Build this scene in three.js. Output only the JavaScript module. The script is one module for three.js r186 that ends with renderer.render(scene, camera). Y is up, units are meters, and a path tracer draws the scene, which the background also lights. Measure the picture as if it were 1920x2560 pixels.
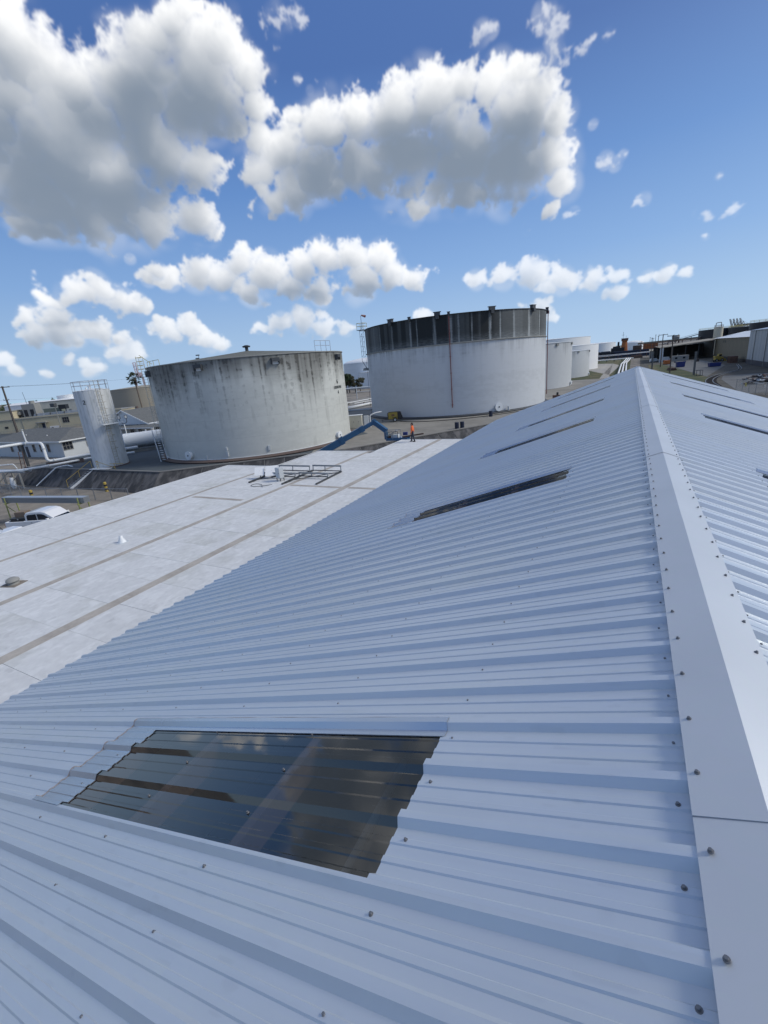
import * as THREE from 'three';
import { mergeGeometries } from 'three/addons/utils/BufferGeometryUtils.js';
import { ImprovedNoise } from 'three/addons/math/ImprovedNoise.js';
import { MarchingCubes } from 'three/addons/objects/MarchingCubes.js';
import { FontLoader } from 'three/addons/loaders/FontLoader.js';
import { TextGeometry } from 'three/addons/geometries/TextGeometry.js';
import { RoundedBoxGeometry } from 'three/addons/geometries/RoundedBoxGeometry.js';

// ------------------------------------------------------------------ camera, sky, sun, exposure
const scene = new THREE.Scene();
const camera = new THREE.PerspectiveCamera(97.4, 0.75, 0.05, 6000);
camera.position.set(-0.494, 10.899, 0);
camera.rotation.set(-0.3113, 0.5066, -0.0949, 'YXZ');
camera.updateMatrixWorld(true);
scene.add(camera);
const renderer = new THREE.WebGLRenderer({ antialias: true });
renderer.toneMapping = THREE.LinearToneMapping;
renderer.toneMappingExposure = 1.25;
renderer.shadowMap.enabled = true;

const SUN = new THREE.Vector3(0.72, 0.63, -0.30).normalize();
const sun = new THREE.DirectionalLight(new THREE.Color(1, 0.95, 0.86), 1.5);   // veiled by thin cloud: weak and soft
sun.shadow.radius = 26;
sun.position.copy(SUN).multiplyScalar(1200).add(new THREE.Vector3(-40, 0, -100));
sun.target.position.set(-40, 0, -100);
sun.castShadow = true;
Object.assign(sun.shadow.camera, { left: -300, right: 300, top: 300, bottom: -300, near: 10, far: 2500 });
scene.add(sun, sun.target);

// seeded random numbers
let seed = 20240517;
const rnd = () => { seed = (seed * 1664525 + 1013904223) >>> 0; return seed / 4294967296; };
const rr = (a, b) => a + (b - a) * rnd();
const clamp = (v, a = 0, b = 1) => Math.min(b, Math.max(a, v));
const sst = (a, b, x) => { const t = clamp((x - a) / (b - a)); return t * t * (3 - 2 * t); };
const mixv = (a, b, t) => a + (b - a) * t;
const perlin = new ImprovedNoise();

// the sky: blue air with cumulus; [azimuth, elevation, radius] of each puff in degrees, azimuth 0 = -z, positive towards +x
const PUFFS = {
  A: [[-57.4, 26.2, 3.0], [-58.3, 27.6, 2.3], [-55.5, 24.9, 3.8], [-47.3, 28.3, 2.0], [-44.8, 29.5, 1.8], [-43.4, 30.3, 1.2], [-41.0, 28.2, 2.7], [-38.6, 27.1, 2.0], [-43.8, 25.8, 4.3], [-49.9, 24.8, 4.1], [-38.0, 24.8, 1.7], [-56.1, 20.6, 5.2], [-60.0, 18.3, 3.8], [-48.0, 21.2, 4.3], [-44.3, 20.1, 2.3], [-53.0, 17.8, 4.5], [-59.1, 16.4, 3.0], [-50.2, 15.8, 2.5], [-55.9, 15.9, 2.5], [-46.0, 15.7, 1.9], [-61.1, 15.1, 1.4], [-60.2, 23.9, 2.7], [-63.2, 22.1, 4.2], [-62.1, 26.2, 3.4]],
  B: [[-38.3, 22.3, 1.9], [-35.7, 20.9, 3.2], [-31.5, 23.0, 2.6], [-34.2, 23.8, 1.1], [-27.5, 23.4, 2.5], [-23.6, 23.4, 2.7], [-19.5, 23.9, 2.9], [-17.0, 24.4, 2.2], [-13.8, 24.0, 2.1], [-11.8, 24.3, 1.3], [-11.1, 21.5, 3.1], [-7.9, 20.8, 1.7], [-8.4, 18.2, 2.5], [-7.5, 15.5, 1.6], [-12.5, 18.2, 3.7], [-17.2, 19.3, 4.2], [-23.0, 19.6, 3.9], [-28.0, 19.4, 3.3], [-32.5, 19.3, 2.5], [-35.2, 17.9, 2.1], [-38.8, 19.5, 2.0], [-37.8, 17.2, 1.5], [-17.3, 16.1, 1.5], [-8.3, 13.6, 0.8], [-21.8, 15.8, 1.0], [-31.1, 18.4, 1.7]],
  C: [[-46.7, 11.2, 1.9], [-42.2, 12.2, 1.7], [-44.4, 10.7, 2.1], [-39.4, 10.9, 2.2], [-35.8, 11.2, 2.0], [-33.1, 11.9, 2.0], [-29.9, 11.7, 2.3], [-26.7, 11.5, 2.0], [-25.4, 9.5, 2.0], [-22.8, 9.0, 1.2], [-29.1, 9.3, 2.0], [-51.6, 10.9, 0.8], [-50.6, 11.5, 0.8], [-49.6, 10.6, 1.0], [-37.6, 9.2, 1.7], [-41.8, 9.0, 1.4], [-34.0, 8.8, 1.5]],
  D: [[-59.1, 9.7, 1.5], [-56.7, 9.9, 1.6], [-55.0, 9.0, 1.5], [-63.1, 7.5, 1.0], [-61.1, 8.5, 1.0], [-53.2, 8.5, 1.2], [-62.4, 6.0, 1.4], [-60.1, 5.9, 1.4], [-57.7, 5.9, 1.3], [-56.0, 5.2, 0.8], [-60.5, 7.2, 1.1]],
  E: [[-51.7, 6.3, 0.9], [-50.8, 5.5, 1.2], [-48.8, 5.8, 1.4], [-47.1, 4.6, 1.2], [-45.7, 4.1, 0.8]],
  F: [[-39.2, 5.7, 1.1], [-36.5, 5.9, 1.6], [-34.0, 5.2, 1.4], [-31.6, 4.5, 0.9], [-41.4, 5.5, 0.7]],
  G: [[-16.0, 8.2, 1.1], [-13.0, 8.0, 1.2], [-10.1, 8.1, 1.5], [-7.0, 7.2, 1.3], [-4.0, 6.6, 1.1], [-1.7, 6.5, 0.9], [0.9, 5.9, 0.8], [2.7, 6.1, 0.8], [4.2, 5.9, 0.5], [-1.8, 5.0, 0.8], [-8.6, 6.6, 1.0]],
  I: [[-66.3, 3.5, 1.0], [-65.4, 2.9, 0.6], [-55.0, 4.0, 1.4], [-56.8, 3.8, 0.9], [-58.9, 2.7, 0.8], [-60.7, 3.6, 0.5], [-59.4, 2.3, 0.6], [-22.2, 5.2, 0.9], [-9.6, 4.5, 1.1], [-8.3, 3.3, 0.8], [-63.0, 2.3, 0.5]],
  W: [[-15.3, 27.6, 0.9], [-14.2, 27.6, 0.6], [-9.1, 27.6, 0.9], [-8.0, 26.5, 1.0], [-8.2, 25.5, 0.9], [-8.0, 24.6, 0.8], [-6.0, 24.7, 0.6], [-5.4, 25.3, 0.5], [-3.4, 16.7, 0.7], [-2.5, 16.2, 0.6], [-1.9, 16.7, 0.4], [0.1, 12.8, 0.7], [4.9, 10.7, 0.7], [7.3, 10.4, 0.6], [-4.6, 19.5, 0.4], [-7.2, 22.8, 0.5], [-34.8, 30.1, 1.1], [-33.0, 30.1, 0.6], [-35.5, 28.4, 0.3], [-32.5, 25.6, 0.4], [-33.7, 26.4, 0.4], [6.0, 13.3, 0.3], [-10.7, 12.5, 0.7], [5.6, 8.8, 0.3], [-3.8, 25.2, 0.4], [-53.1, 12.5, 0.5], [-20.6, 19.4, 0.5], [-6.1, 13.0, 0.6], [-27.7, 25.4, 0.4]],
};
const THICK = [[-44.3, 23.7, 5.4, 1.2], [-52.1, 22.4, 4.5, 1.4], [-49.0, 25.2, 2.0, 1.4], [-58.2, 17.2, 5.4, 1.6], [-49.7, 17.8, 5.5, 1.4], [-59.4, 20.3, 3.0, 1.7], [-19.0, 21.0, 6.5, 2.0], [-16.3, 17.7, 4.8, 2.1], [-23.9, 20.5, 4.4, 1.6], [-31.9, 20.4, 3.3, 1.6], [-12.5, 20.0, 2.3, 1.5], [-35.7, 8.4, 9.7, 0.7], [-28.2, 7.8, 4.5, 0.6], [-59.1, 6.8, 3.7, 0.3], [-58.3, 5.0, 3.9, 0.3]];
const SKYLO = [[0, 0.34, 0.475, 0.61], [4, 0.29, 0.435, 0.60], [10, 0.19, 0.335, 0.56], [18, 0.108, 0.228, 0.465], [27, 0.062, 0.138, 0.335], [36, 0.06, 0.134, 0.33], [60, 0.057, 0.13, 0.32], [91, 0.055, 0.128, 0.32]];
function air(el) {
  for (let i = 1; i < SKYLO.length; i++) if (el <= SKYLO[i][0]) {
    const a = SKYLO[i - 1], b = SKYLO[i], t = clamp((el - a[0]) / (b[0] - a[0]));
    return [mixv(a[1], b[1], t), mixv(a[2], b[2], t), mixv(a[3], b[3], t)];
  }
  return SKYLO[SKYLO.length - 1].slice(1);
}
function makeSky() {
  const W = 3072, H = 1536, D = Math.PI / 180;
  const data = new Float32Array(W * H * 4);
  const puffs = [];
  for (const k in PUFFS) for (const p of PUFFS[k]) if (p[2] > 0.05) puffs.push({ a: p[0], e: p[1], r: p[2], wisp: k === 'W', op: k === 'G' ? 0.75 : k === 'F' || k === 'I' ? 0.85 : 1 });
  // the same kind of clouds all round the rest of the sky
  for (let i = 0; i < 24; i++) {
    const e = 4 + 62 * Math.pow(rnd(), 1.25);
    let a = rr(30, 276); if (e > 40) a = rr(-180, 180);
    const size = (2 + e * 0.16) * rr(0.6, 1.25), n = 7 + Math.floor(rnd() * 8), ca = Math.cos(e * D);
    for (let j = 0; j < n; j++) {
      const t = rr(-1, 1);
      puffs.push({ a: a + t * size * 2.4 / ca, e: e + rr(-0.15, 0.75) * size * (1 - t * t * 0.7), r: size * rr(0.45, 0.8) * (1 - 0.35 * t * t), op: 1 });
    }
  }
  const BIN = 3, nb = 120, bins = Array.from({ length: nb }, () => []);
  for (const p of puffs) {
    const w = p.r * 1.9 / Math.max(0.25, Math.cos(p.e * D));
    const b0 = Math.floor((p.a - w + 720) / BIN), b1 = Math.floor((p.a + w + 720) / BIN);
    for (let b = b0; b <= b1; b++) bins[((b % nb) + nb) % nb].push(p);
  }
  const HU = H / 2, F = new Float32Array(W * HU), F0 = new Float32Array(W * HU).fill(-1), OP = new Float32Array(W * HU), RL = new Float32Array(W * HU), BL = new Float32Array(W * HU);
  for (let y = 0; y < HU; y++) {
    const el = (y + 0.5) / HU * 90, ce = Math.cos(el * D), se = Math.sin(el * D);
    for (let x = 0; x < W; x++) {
      const th = ((x + 0.5) / W - 0.5) * 2 * Math.PI, dx = Math.cos(th) * ce, dz = Math.sin(th) * ce;
      let az = Math.atan2(dx, -dz) / D;
      const list = bins[((Math.floor((az + 720) / BIN) % nb) + nb) % nb];
      let near = false;
      for (const p of list) if (Math.abs(el - p.e) < p.r * 1.9) { near = true; break; }
      if (!near) { F[y * W + x] = -1; continue; }
      const n1 = perlin.noise(dx * 14 + 3, se * 14, dz * 14), n2 = perlin.noise(dx * 14 - 9, se * 14 + 5, dz * 14 + 2);
      const b1 = 1 - Math.abs(perlin.noise(dx * 34, se * 34 + 7, dz * 34)) * 2, b2 = 1 - Math.abs(perlin.noise(dx * 78 + 1, se * 78, dz * 78)) * 2, b3 = 1 - Math.abs(perlin.noise(dx * 170, se * 170, dz * 170 + 3)) * 2, b4 = perlin.noise(dx * 360, se * 360, dz * 360 + 3);
      const n3 = perlin.noise(dx * 42 + 3, se * 42, dz * 42), n4 = perlin.noise(dx * 42 - 9, se * 42 + 5, dz * 42 + 2);
      let f = -1, f0 = -1, op = 0, soft = 0, rel = 0;
      for (const p of list) {
        let da = az - p.a; if (da > 180) da -= 360; if (da < -180) da += 360;
        const kk = p.r < 1.6 ? 0.75 : 0.3, ux = da * ce / p.r * (p.r < 1.6 ? 0.72 : 1) + n1 * 0.5 + n3 * kk, uy = (el - p.e) / p.r + n2 * 0.4 + n4 * kk;
        const v = p.wisp ? 0.5 - (ux * ux + uy * uy * 1.6) * 0.6 : 1 - (ux * ux + (uy > 0 ? uy * uy : uy * uy * 1.5));
        { const u0 = da * ce / p.r + n1 * 0.5, v0 = (el - p.e) / p.r + n2 * 0.4, q0 = 1 - (u0 * u0 + v0 * v0); if (q0 > f0) f0 = q0; }
        if (v > f) { rel = (el - p.e) / p.r; f = v; op = p.op * (p.wisp ? 0.5 : 1); soft = p.wisp ? 1 : 0; }
      }
      const bill = (b1 - 0.55) * 0.42 + (b2 - 0.55) * 0.26 + (b3 - 0.55) * 0.16 + b4 * 0.12 + perlin.noise(dx * 640, se * 640 + 2, dz * 640) * 0.06; BL[y * W + x] = (b1 - 0.6) * 0.5 + (b2 - 0.6) * 0.5 + (b3 - 0.6) * 0.3;
      F0[y * W + x] = f0; F[y * W + x] = f + bill * (soft ? 1.5 : 1.2 * (1 - 0.75 * sst(0.25, 0.7, f0))) - (soft ? 0.12 : 0);
      OP[y * W + x] = soft ? op - 2 : op; RL[y * W + x] = rel;
    }
  }
  // shading: light from upper right, thick cloud and undersides grey
  const pxd = W / 360;
  const get0 = (x, y) => y < 0 || y >= HU ? -1 : F0[y * W + ((x % W) + W) % W];
  const get = (x, y) => y < 0 || y >= HU ? -1 : F[y * W + ((x % W) + W) % W];
  const LT = new Float32Array(W * HU).fill(-1);
  for (let yy = 0; yy < HU; yy++) {
    const el = (yy + 0.5) / HU * 90, ce = Math.max(0.2, Math.cos(el * D));
    for (let x = 0; x < W; x++) {
      const f = F[yy * W + x]; if (f <= -0.09) continue;
      const th = ((x + 0.5) / W - 0.5) * 2 * Math.PI, az = Math.atan2(Math.cos(th), -Math.sin(th)) / D;
      let occ = 0;
      for (const [s, w] of [[0.5, 0.22], [1.1, 0.3], [2.2, 0.34], [3.8, 0.34]]) occ += w * sst(-0.25, 0.95, get0(Math.round(x + 0.5 * s * pxd / ce), Math.round(yy + 0.86 * s * pxd)));
      const gx = get(Math.round(x + 4 / ce), yy) - get(Math.round(x - 4 / ce), yy), gy = get(x, yy + 4) - get(x, yy - 4);
      const cx3 = Math.cos(th) * ce, cz3 = Math.sin(th) * ce, sy3 = Math.sin(el * D), big = perlin.noise(cx3 * 9, sy3 * 14, cz3 * 9) * 0.22 + perlin.noise(cx3 * 21, sy3 * 28, cz3 * 21) * 0.2 + perlin.noise(cx3 * 48, sy3 * 55, cz3 * 48) * 0.07;
      let lit = 1.16 - 0.76 * occ + big * sst(0, 0.5, f) - 0.25 * sst(0.3, -0.7, RL[yy * W + x]) + clamp(-(gx * 0.5 + gy * 0.8) * 0.2, -0.08, 0.08) + BL[yy * W + x] * 0.26 * sst(1.2, 0.1, occ);
      for (const d of THICK) { const da = (az - d[0]) * ce / d[2], de = (el - d[1]) / d[3], q = da * da + de * de; if (q < 5) lit -= 0.34 * Math.exp(-q * 0.9) * clamp(f * 1.6); }
      LT[yy * W + x] = clamp(lit, 0.02, 1.08);
    }
  }
  // cloud light scatters: soften it inside the cloud
  const soft = (src, r) => { const out = new Float32Array(W * HU), tmp = new Float32Array(W * HU);
    for (let y = 0; y < HU; y++) { const o = y * W; for (let x = 0; x < W; x++) { if (src[o + x] < 0) { tmp[o + x] = -1; continue; } let s = 0, n = 0; for (let k = -r; k <= r; k += 2) { const v = src[o + ((x + k + W) % W)]; if (v >= 0) { s += v; n++; } } tmp[o + x] = n ? s / n : src[o + x]; } }
    for (let y = 0; y < HU; y++) for (let x = 0; x < W; x++) { const o = y * W + x; if (src[o] < 0) { out[o] = -1; continue; } let s = 0, n = 0; for (let k = -r; k <= r; k += 2) { const q = y + k; if (q < 0 || q >= HU) continue; const v = tmp[q * W + x]; if (v >= 0) { s += v; n++; } } out[o] = n ? s / n : src[o]; } return out; };
  const LB = soft(LT, 10);
  for (let y = 0; y < H; y++) {
    const el = (y + 0.5) / H * 180 - 90, base = air(Math.max(el, 0)), cel = Math.cos(el * D), sel = Math.sin(el * D);
    for (let x = 0; x < W; x++) {
      const i = (y * W + x) * 4, yy = y - HU;
      let r = base[0], g = base[1], b = base[2];
      if (yy >= 0) {
        const th = ((x + 0.5) / W - 0.5) * 2 * Math.PI, ct = Math.cos(th), st = Math.sin(th), az = Math.atan2(ct, -st);
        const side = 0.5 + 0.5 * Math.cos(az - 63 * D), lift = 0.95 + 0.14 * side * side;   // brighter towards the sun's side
        const sa = Math.acos(Math.max(-1, Math.min(1, ct * cel * SUN.x + sel * SUN.y + st * cel * SUN.z))) / D, glow = 3.0 * Math.exp(-sa / 10) + 0.24 * Math.exp(-sa / 20);   // scattered light round the unseen sun, strengthened to brighten the roofs
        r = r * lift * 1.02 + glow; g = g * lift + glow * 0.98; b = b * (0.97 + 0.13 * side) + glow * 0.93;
        const f = F[yy * W + x];
        const f0 = F0[yy * W + x], veil = f0 > -0.7 ? 0.26 * sst(-0.7, 0.3, f0) * sst(-0.35, 0.45, perlin.noise(ct * cel * 12, sel * 20, st * cel * 12) + 0.4 * perlin.noise(ct * cel * 44, sel * 60, st * cel * 44)) : 0;
        if (veil > 0) { r = mixv(r, 0.66, veil); g = mixv(g, 0.69, veil); b = mixv(b, 0.74, veil); }   // thin vapour round the clouds
        if (f > -0.08) {
          const o = OP[yy * W + x], wisp = o < 0, op = wisp ? o + 2 : o;
          const alpha = (wisp ? sst(-0.05, 0.55, f) : (0.68 * sst(-0.09, 0.4, f) + 0.32 * sst(0.1, 0.85, f))) * op;
          const lit = LB[yy * W + x] * 0.62 + LT[yy * W + x] * 0.38, far = Math.exp(-Math.max(el, 1) / 6) * 0.45;
          r = mixv(r, mixv(mixv(0.17, 0.84, lit), r * 1.12, far), alpha); g = mixv(g, mixv(mixv(0.215, 0.845, lit), g * 1.12, far), alpha); b = mixv(b, mixv(mixv(0.28, 0.85, lit), b * 1.12, far), alpha);
        }
      }
      data[i] = r; data[i + 1] = g; data[i + 2] = b; data[i + 3] = 1;
    }
  }
  const t = new THREE.DataTexture(data, W, H, THREE.RGBAFormat, THREE.FloatType);
  t.mapping = THREE.EquirectangularReflectionMapping;
  t.magFilter = THREE.LinearFilter; t.minFilter = THREE.LinearFilter;
  t.needsUpdate = true;
  return t;
}
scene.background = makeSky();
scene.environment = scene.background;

// ------------------------------------------------------------------ helpers
const taken = {};
function numbered(name) { const n = taken[name] ?? 0; taken[name] = n + 1; return n ? `${name}_${String(n).padStart(3, '0')}` : name; }
const V = (x, y, z) => new THREE.Vector3(x, y, z);
function thing(name, label, category, [x, y, z] = [0, 0, 0], turn = 0, group) {
  const o = new THREE.Group(); o.name = numbered(name); scene.add(o);
  o.position.set(x, y, z); o.rotation.y = turn;
  o.userData = { label, category }; if (group) o.userData.group = group;
  return o;
}
function obj(name, geos, m, parent) {
  const list = (Array.isArray(geos) ? geos : [geos]).map((g) => { const q = g.index ? g.toNonIndexed() : g; for (const k of Object.keys(q.attributes)) if (!['position', 'normal', 'uv'].includes(k)) q.deleteAttribute(k); return q; });
  const g = list.length > 1 ? mergeGeometries(list) : list[0];
  const o = new THREE.Mesh(g, m); o.name = name; o.castShadow = o.receiveShadow = true;
  (parent ?? scene).add(o); return o;
}
function structure(name, geos, m) { const o = obj(numbered(name), geos, m); o.userData.kind = 'structure'; return o; }
// texture coordinates in metres, by the direction a face points
function metres(g) {
  if (g.index) g = g.toNonIndexed();
  const p = g.attributes.position, n = g.attributes.normal, uv = new Float32Array(p.count * 2);
  for (let i = 0; i < p.count; i++) {
    const ax = Math.abs(n.getX(i)), ay = Math.abs(n.getY(i)), az = Math.abs(n.getZ(i));
    if (ay >= ax && ay >= az) { uv[2 * i] = p.getX(i); uv[2 * i + 1] = p.getZ(i); }
    else if (ax >= az) { uv[2 * i] = p.getZ(i); uv[2 * i + 1] = p.getY(i); }
    else { uv[2 * i] = p.getX(i); uv[2 * i + 1] = p.getY(i); }
  }
  g.setAttribute('uv', new THREE.BufferAttribute(uv, 2)); return g;
}
function bx(w, h, d, x = 0, y = 0, z = 0, ry = 0, rx = 0, rz = 0) {   // y is the bottom
  const g = new THREE.BoxGeometry(w, h, d); g.translate(0, h / 2, 0);
  if (rz) g.rotateZ(rz); if (rx) g.rotateX(rx); if (ry) g.rotateY(ry); g.translate(x, y, z); return metres(g);
}
function rbx(w, h, d, r, x = 0, y = 0, z = 0, ry = 0) { const g = new RoundedBoxGeometry(w, h, d, 2, r); g.translate(0, h / 2, 0); if (ry) g.rotateY(ry); g.translate(x, y, z); return metres(g); }
function cy(r1, r2, h, x = 0, y = 0, z = 0, seg = 20) { const g = new THREE.CylinderGeometry(r1, r2, h, seg); g.translate(x, y + h / 2, z); return g.toNonIndexed(); }
function rod(a, b, r, seg = 6, r2 = r) {
  const A = V(...a), B = V(...b), L = A.distanceTo(B), g = new THREE.CylinderGeometry(r2, r, L, seg);
  g.translate(0, L / 2, 0); g.applyQuaternion(new THREE.Quaternion().setFromUnitVectors(V(0, 1, 0), B.clone().sub(A).normalize())); g.translate(A.x, A.y, A.z); return g.toNonIndexed();
}
function bar(a, b, w, h) {   // a square bar from a to b
  const A = V(...a), B = V(...b), L = A.distanceTo(B), g = new THREE.BoxGeometry(w, h, L), m = new THREE.Matrix4();
  const d = B.clone().sub(A).normalize(), up = Math.abs(d.y) > 0.99 ? V(1, 0, 0) : V(0, 1, 0);
  const X = up.clone().cross(d).normalize(), Y = d.clone().cross(X);
  m.makeBasis(X, Y, d).setPosition(A.clone().add(B).multiplyScalar(0.5)); g.applyMatrix4(m); return metres(g);
}
function path(pts, r, seg = 10, smooth = 0.25) {   // a pipe with rounded bends
  const c = new THREE.CurvePath(), P = pts.map((p) => V(...p)); let from = P[0];
  for (let i = 1; i < P.length; i++) {
    if (i === P.length - 1) { c.add(new THREE.LineCurve3(from, P[i])); break; }
    const k = Math.min(smooth, P[i].distanceTo(P[i - 1]) * 0.45, P[i].distanceTo(P[i + 1]) * 0.45);
    const a = P[i].clone().add(P[i - 1].clone().sub(P[i]).normalize().multiplyScalar(k)), b = P[i].clone().add(P[i + 1].clone().sub(P[i]).normalize().multiplyScalar(k));
    c.add(new THREE.LineCurve3(from, a)); c.add(new THREE.QuadraticBezierCurve3(a, P[i], b)); from = b;
  }
  return new THREE.TubeGeometry(c, Math.max(12, P.length * 12), r, seg, false).toNonIndexed();
}
function slab(pts, y0, y1) {   // a flat polygon [x, z] with thickness
  const s = new THREE.Shape(pts.map(([x, z]) => new THREE.Vector2(x, -z)));
  const g = new THREE.ExtrudeGeometry(s, { depth: y1 - y0, bevelEnabled: false }); g.rotateX(-Math.PI / 2); g.translate(0, y0, 0); return metres(g);
}
function quad(a, b, c, d) {
  const g = new THREE.BufferGeometry(); g.setAttribute('position', new THREE.Float32BufferAttribute([...a, ...b, ...c, ...a, ...c, ...d], 3)); g.computeVertexNormals(); return metres(g);
}
function lathe(pts, seg = 48) { return new THREE.LatheGeometry(pts.map(([r, y]) => new THREE.Vector2(r, y)), seg).toNonIndexed(); }
const move = (g, x, y, z, ry = 0) => { if (ry) g.rotateY(ry); g.translate(x, y, z); return g; };

// ------------------------------------------------------------------ textures and materials
const NT = new Float32Array(65536); for (let i = 0; i < 65536; i++) { let h = Math.imul(i + 7, 374761393); h = Math.imul(h ^ (h >>> 13), 1274126177); NT[i] = ((h ^ (h >>> 16)) >>> 0) / 4294967296; }
const hash = (x, y, s) => NT[(Math.imul(x, 7919) + Math.imul(y, 104729) + Math.imul(s, 15731)) & 65535];
function vn(x, y, per, s) {   // tiling value noise
  let xi = Math.floor(x), yi = Math.floor(y); const fx = x - xi, fy = y - yi, u = fx * fx * (3 - 2 * fx), v = fy * fy * (3 - 2 * fy);
  xi %= per; yi %= per; const xj = xi + 1 === per ? 0 : xi + 1, yj = yi + 1 === per ? 0 : yi + 1, a = hash(xi, yi, s), b = hash(xj, yi, s), c = hash(xi, yj, s), d = hash(xj, yj, s);
  return (a + (b - a) * u) * (1 - v) + (c + (d - c) * u) * v;
}
function fb(u, v, base, oct, s = 1) { let a = 0.5, t = 0, n = 0, f = base; for (let i = 0; i < oct; i++) { t += a * vn(u * f, v * f, f, s + i); n += a; a *= 0.55; f *= 2; } return t / n; }
const enc = (v) => Math.round(255 * clamp(v <= 0.0031308 ? v * 12.92 : 1.055 * Math.pow(v, 1 / 2.4) - 0.055));
const ENC = new Uint8Array(4097); for (let i = 0; i <= 4096; i++) ENC[i] = enc(i / 4096);
function tex(w, h, fn, size = [1, 1], srgb = true, wrap = THREE.RepeatWrapping) {
  const d = new Uint8Array(w * h * 4);
  for (let y = 0; y < h; y++) for (let x = 0; x < w; x++) {
    const c = fn((x + 0.5) / w, (y + 0.5) / h), i = (y * w + x) * 4, arr = typeof c !== 'number';
    for (let k = 0; k < 3; k++) { const q = arr ? c[k] : c, z = q < 0 ? 0 : q > 1 ? 1 : q; d[i + k] = srgb ? ENC[(z * 4096) | 0] : (z * 255) | 0; } d[i + 3] = 255;
  }
  const t = new THREE.DataTexture(d, w, h); t.magFilter = THREE.LinearFilter; t.wrapS = wrap; t.wrapT = wrap; t.repeat.set(1 / size[0], 1 / size[1]);
  if (srgb) t.colorSpace = THREE.SRGBColorSpace; t.needsUpdate = true; return t;
}
const col = (r, g, b) => new THREE.Color().setRGB(r, g, b);
function mat(r, g, b, rough = 0.7, metal = 0, extra = {}) { return new THREE.MeshStandardMaterial({ color: col(r, g, b), roughness: rough, metalness: metal, side: THREE.DoubleSide, ...extra }); }
function grimy(r, g, b, amount, size = 6, oct = 6, base = 3) { return tex(512, 512, (u, v) => { const n = fb(u, v, base, oct, 11 + size), q = fb(u, v, base * 6, 4, 5), k = 1 - amount * 0.9 + amount * (n * 1.25 + q * 0.55); return [r * k, g * k, b * k]; }, [size, size]); }
const bumpNoise = tex(256, 256, (u, v) => fb(u, v, 8, 5, 77), [1.5, 1.5], false);
const bumpWide = tex(256, 256, (u, v) => fb(u, v, 3, 3, 31), [2.4, 1.1], false);
const WHITE = { color: col(1, 1, 1) };
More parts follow.
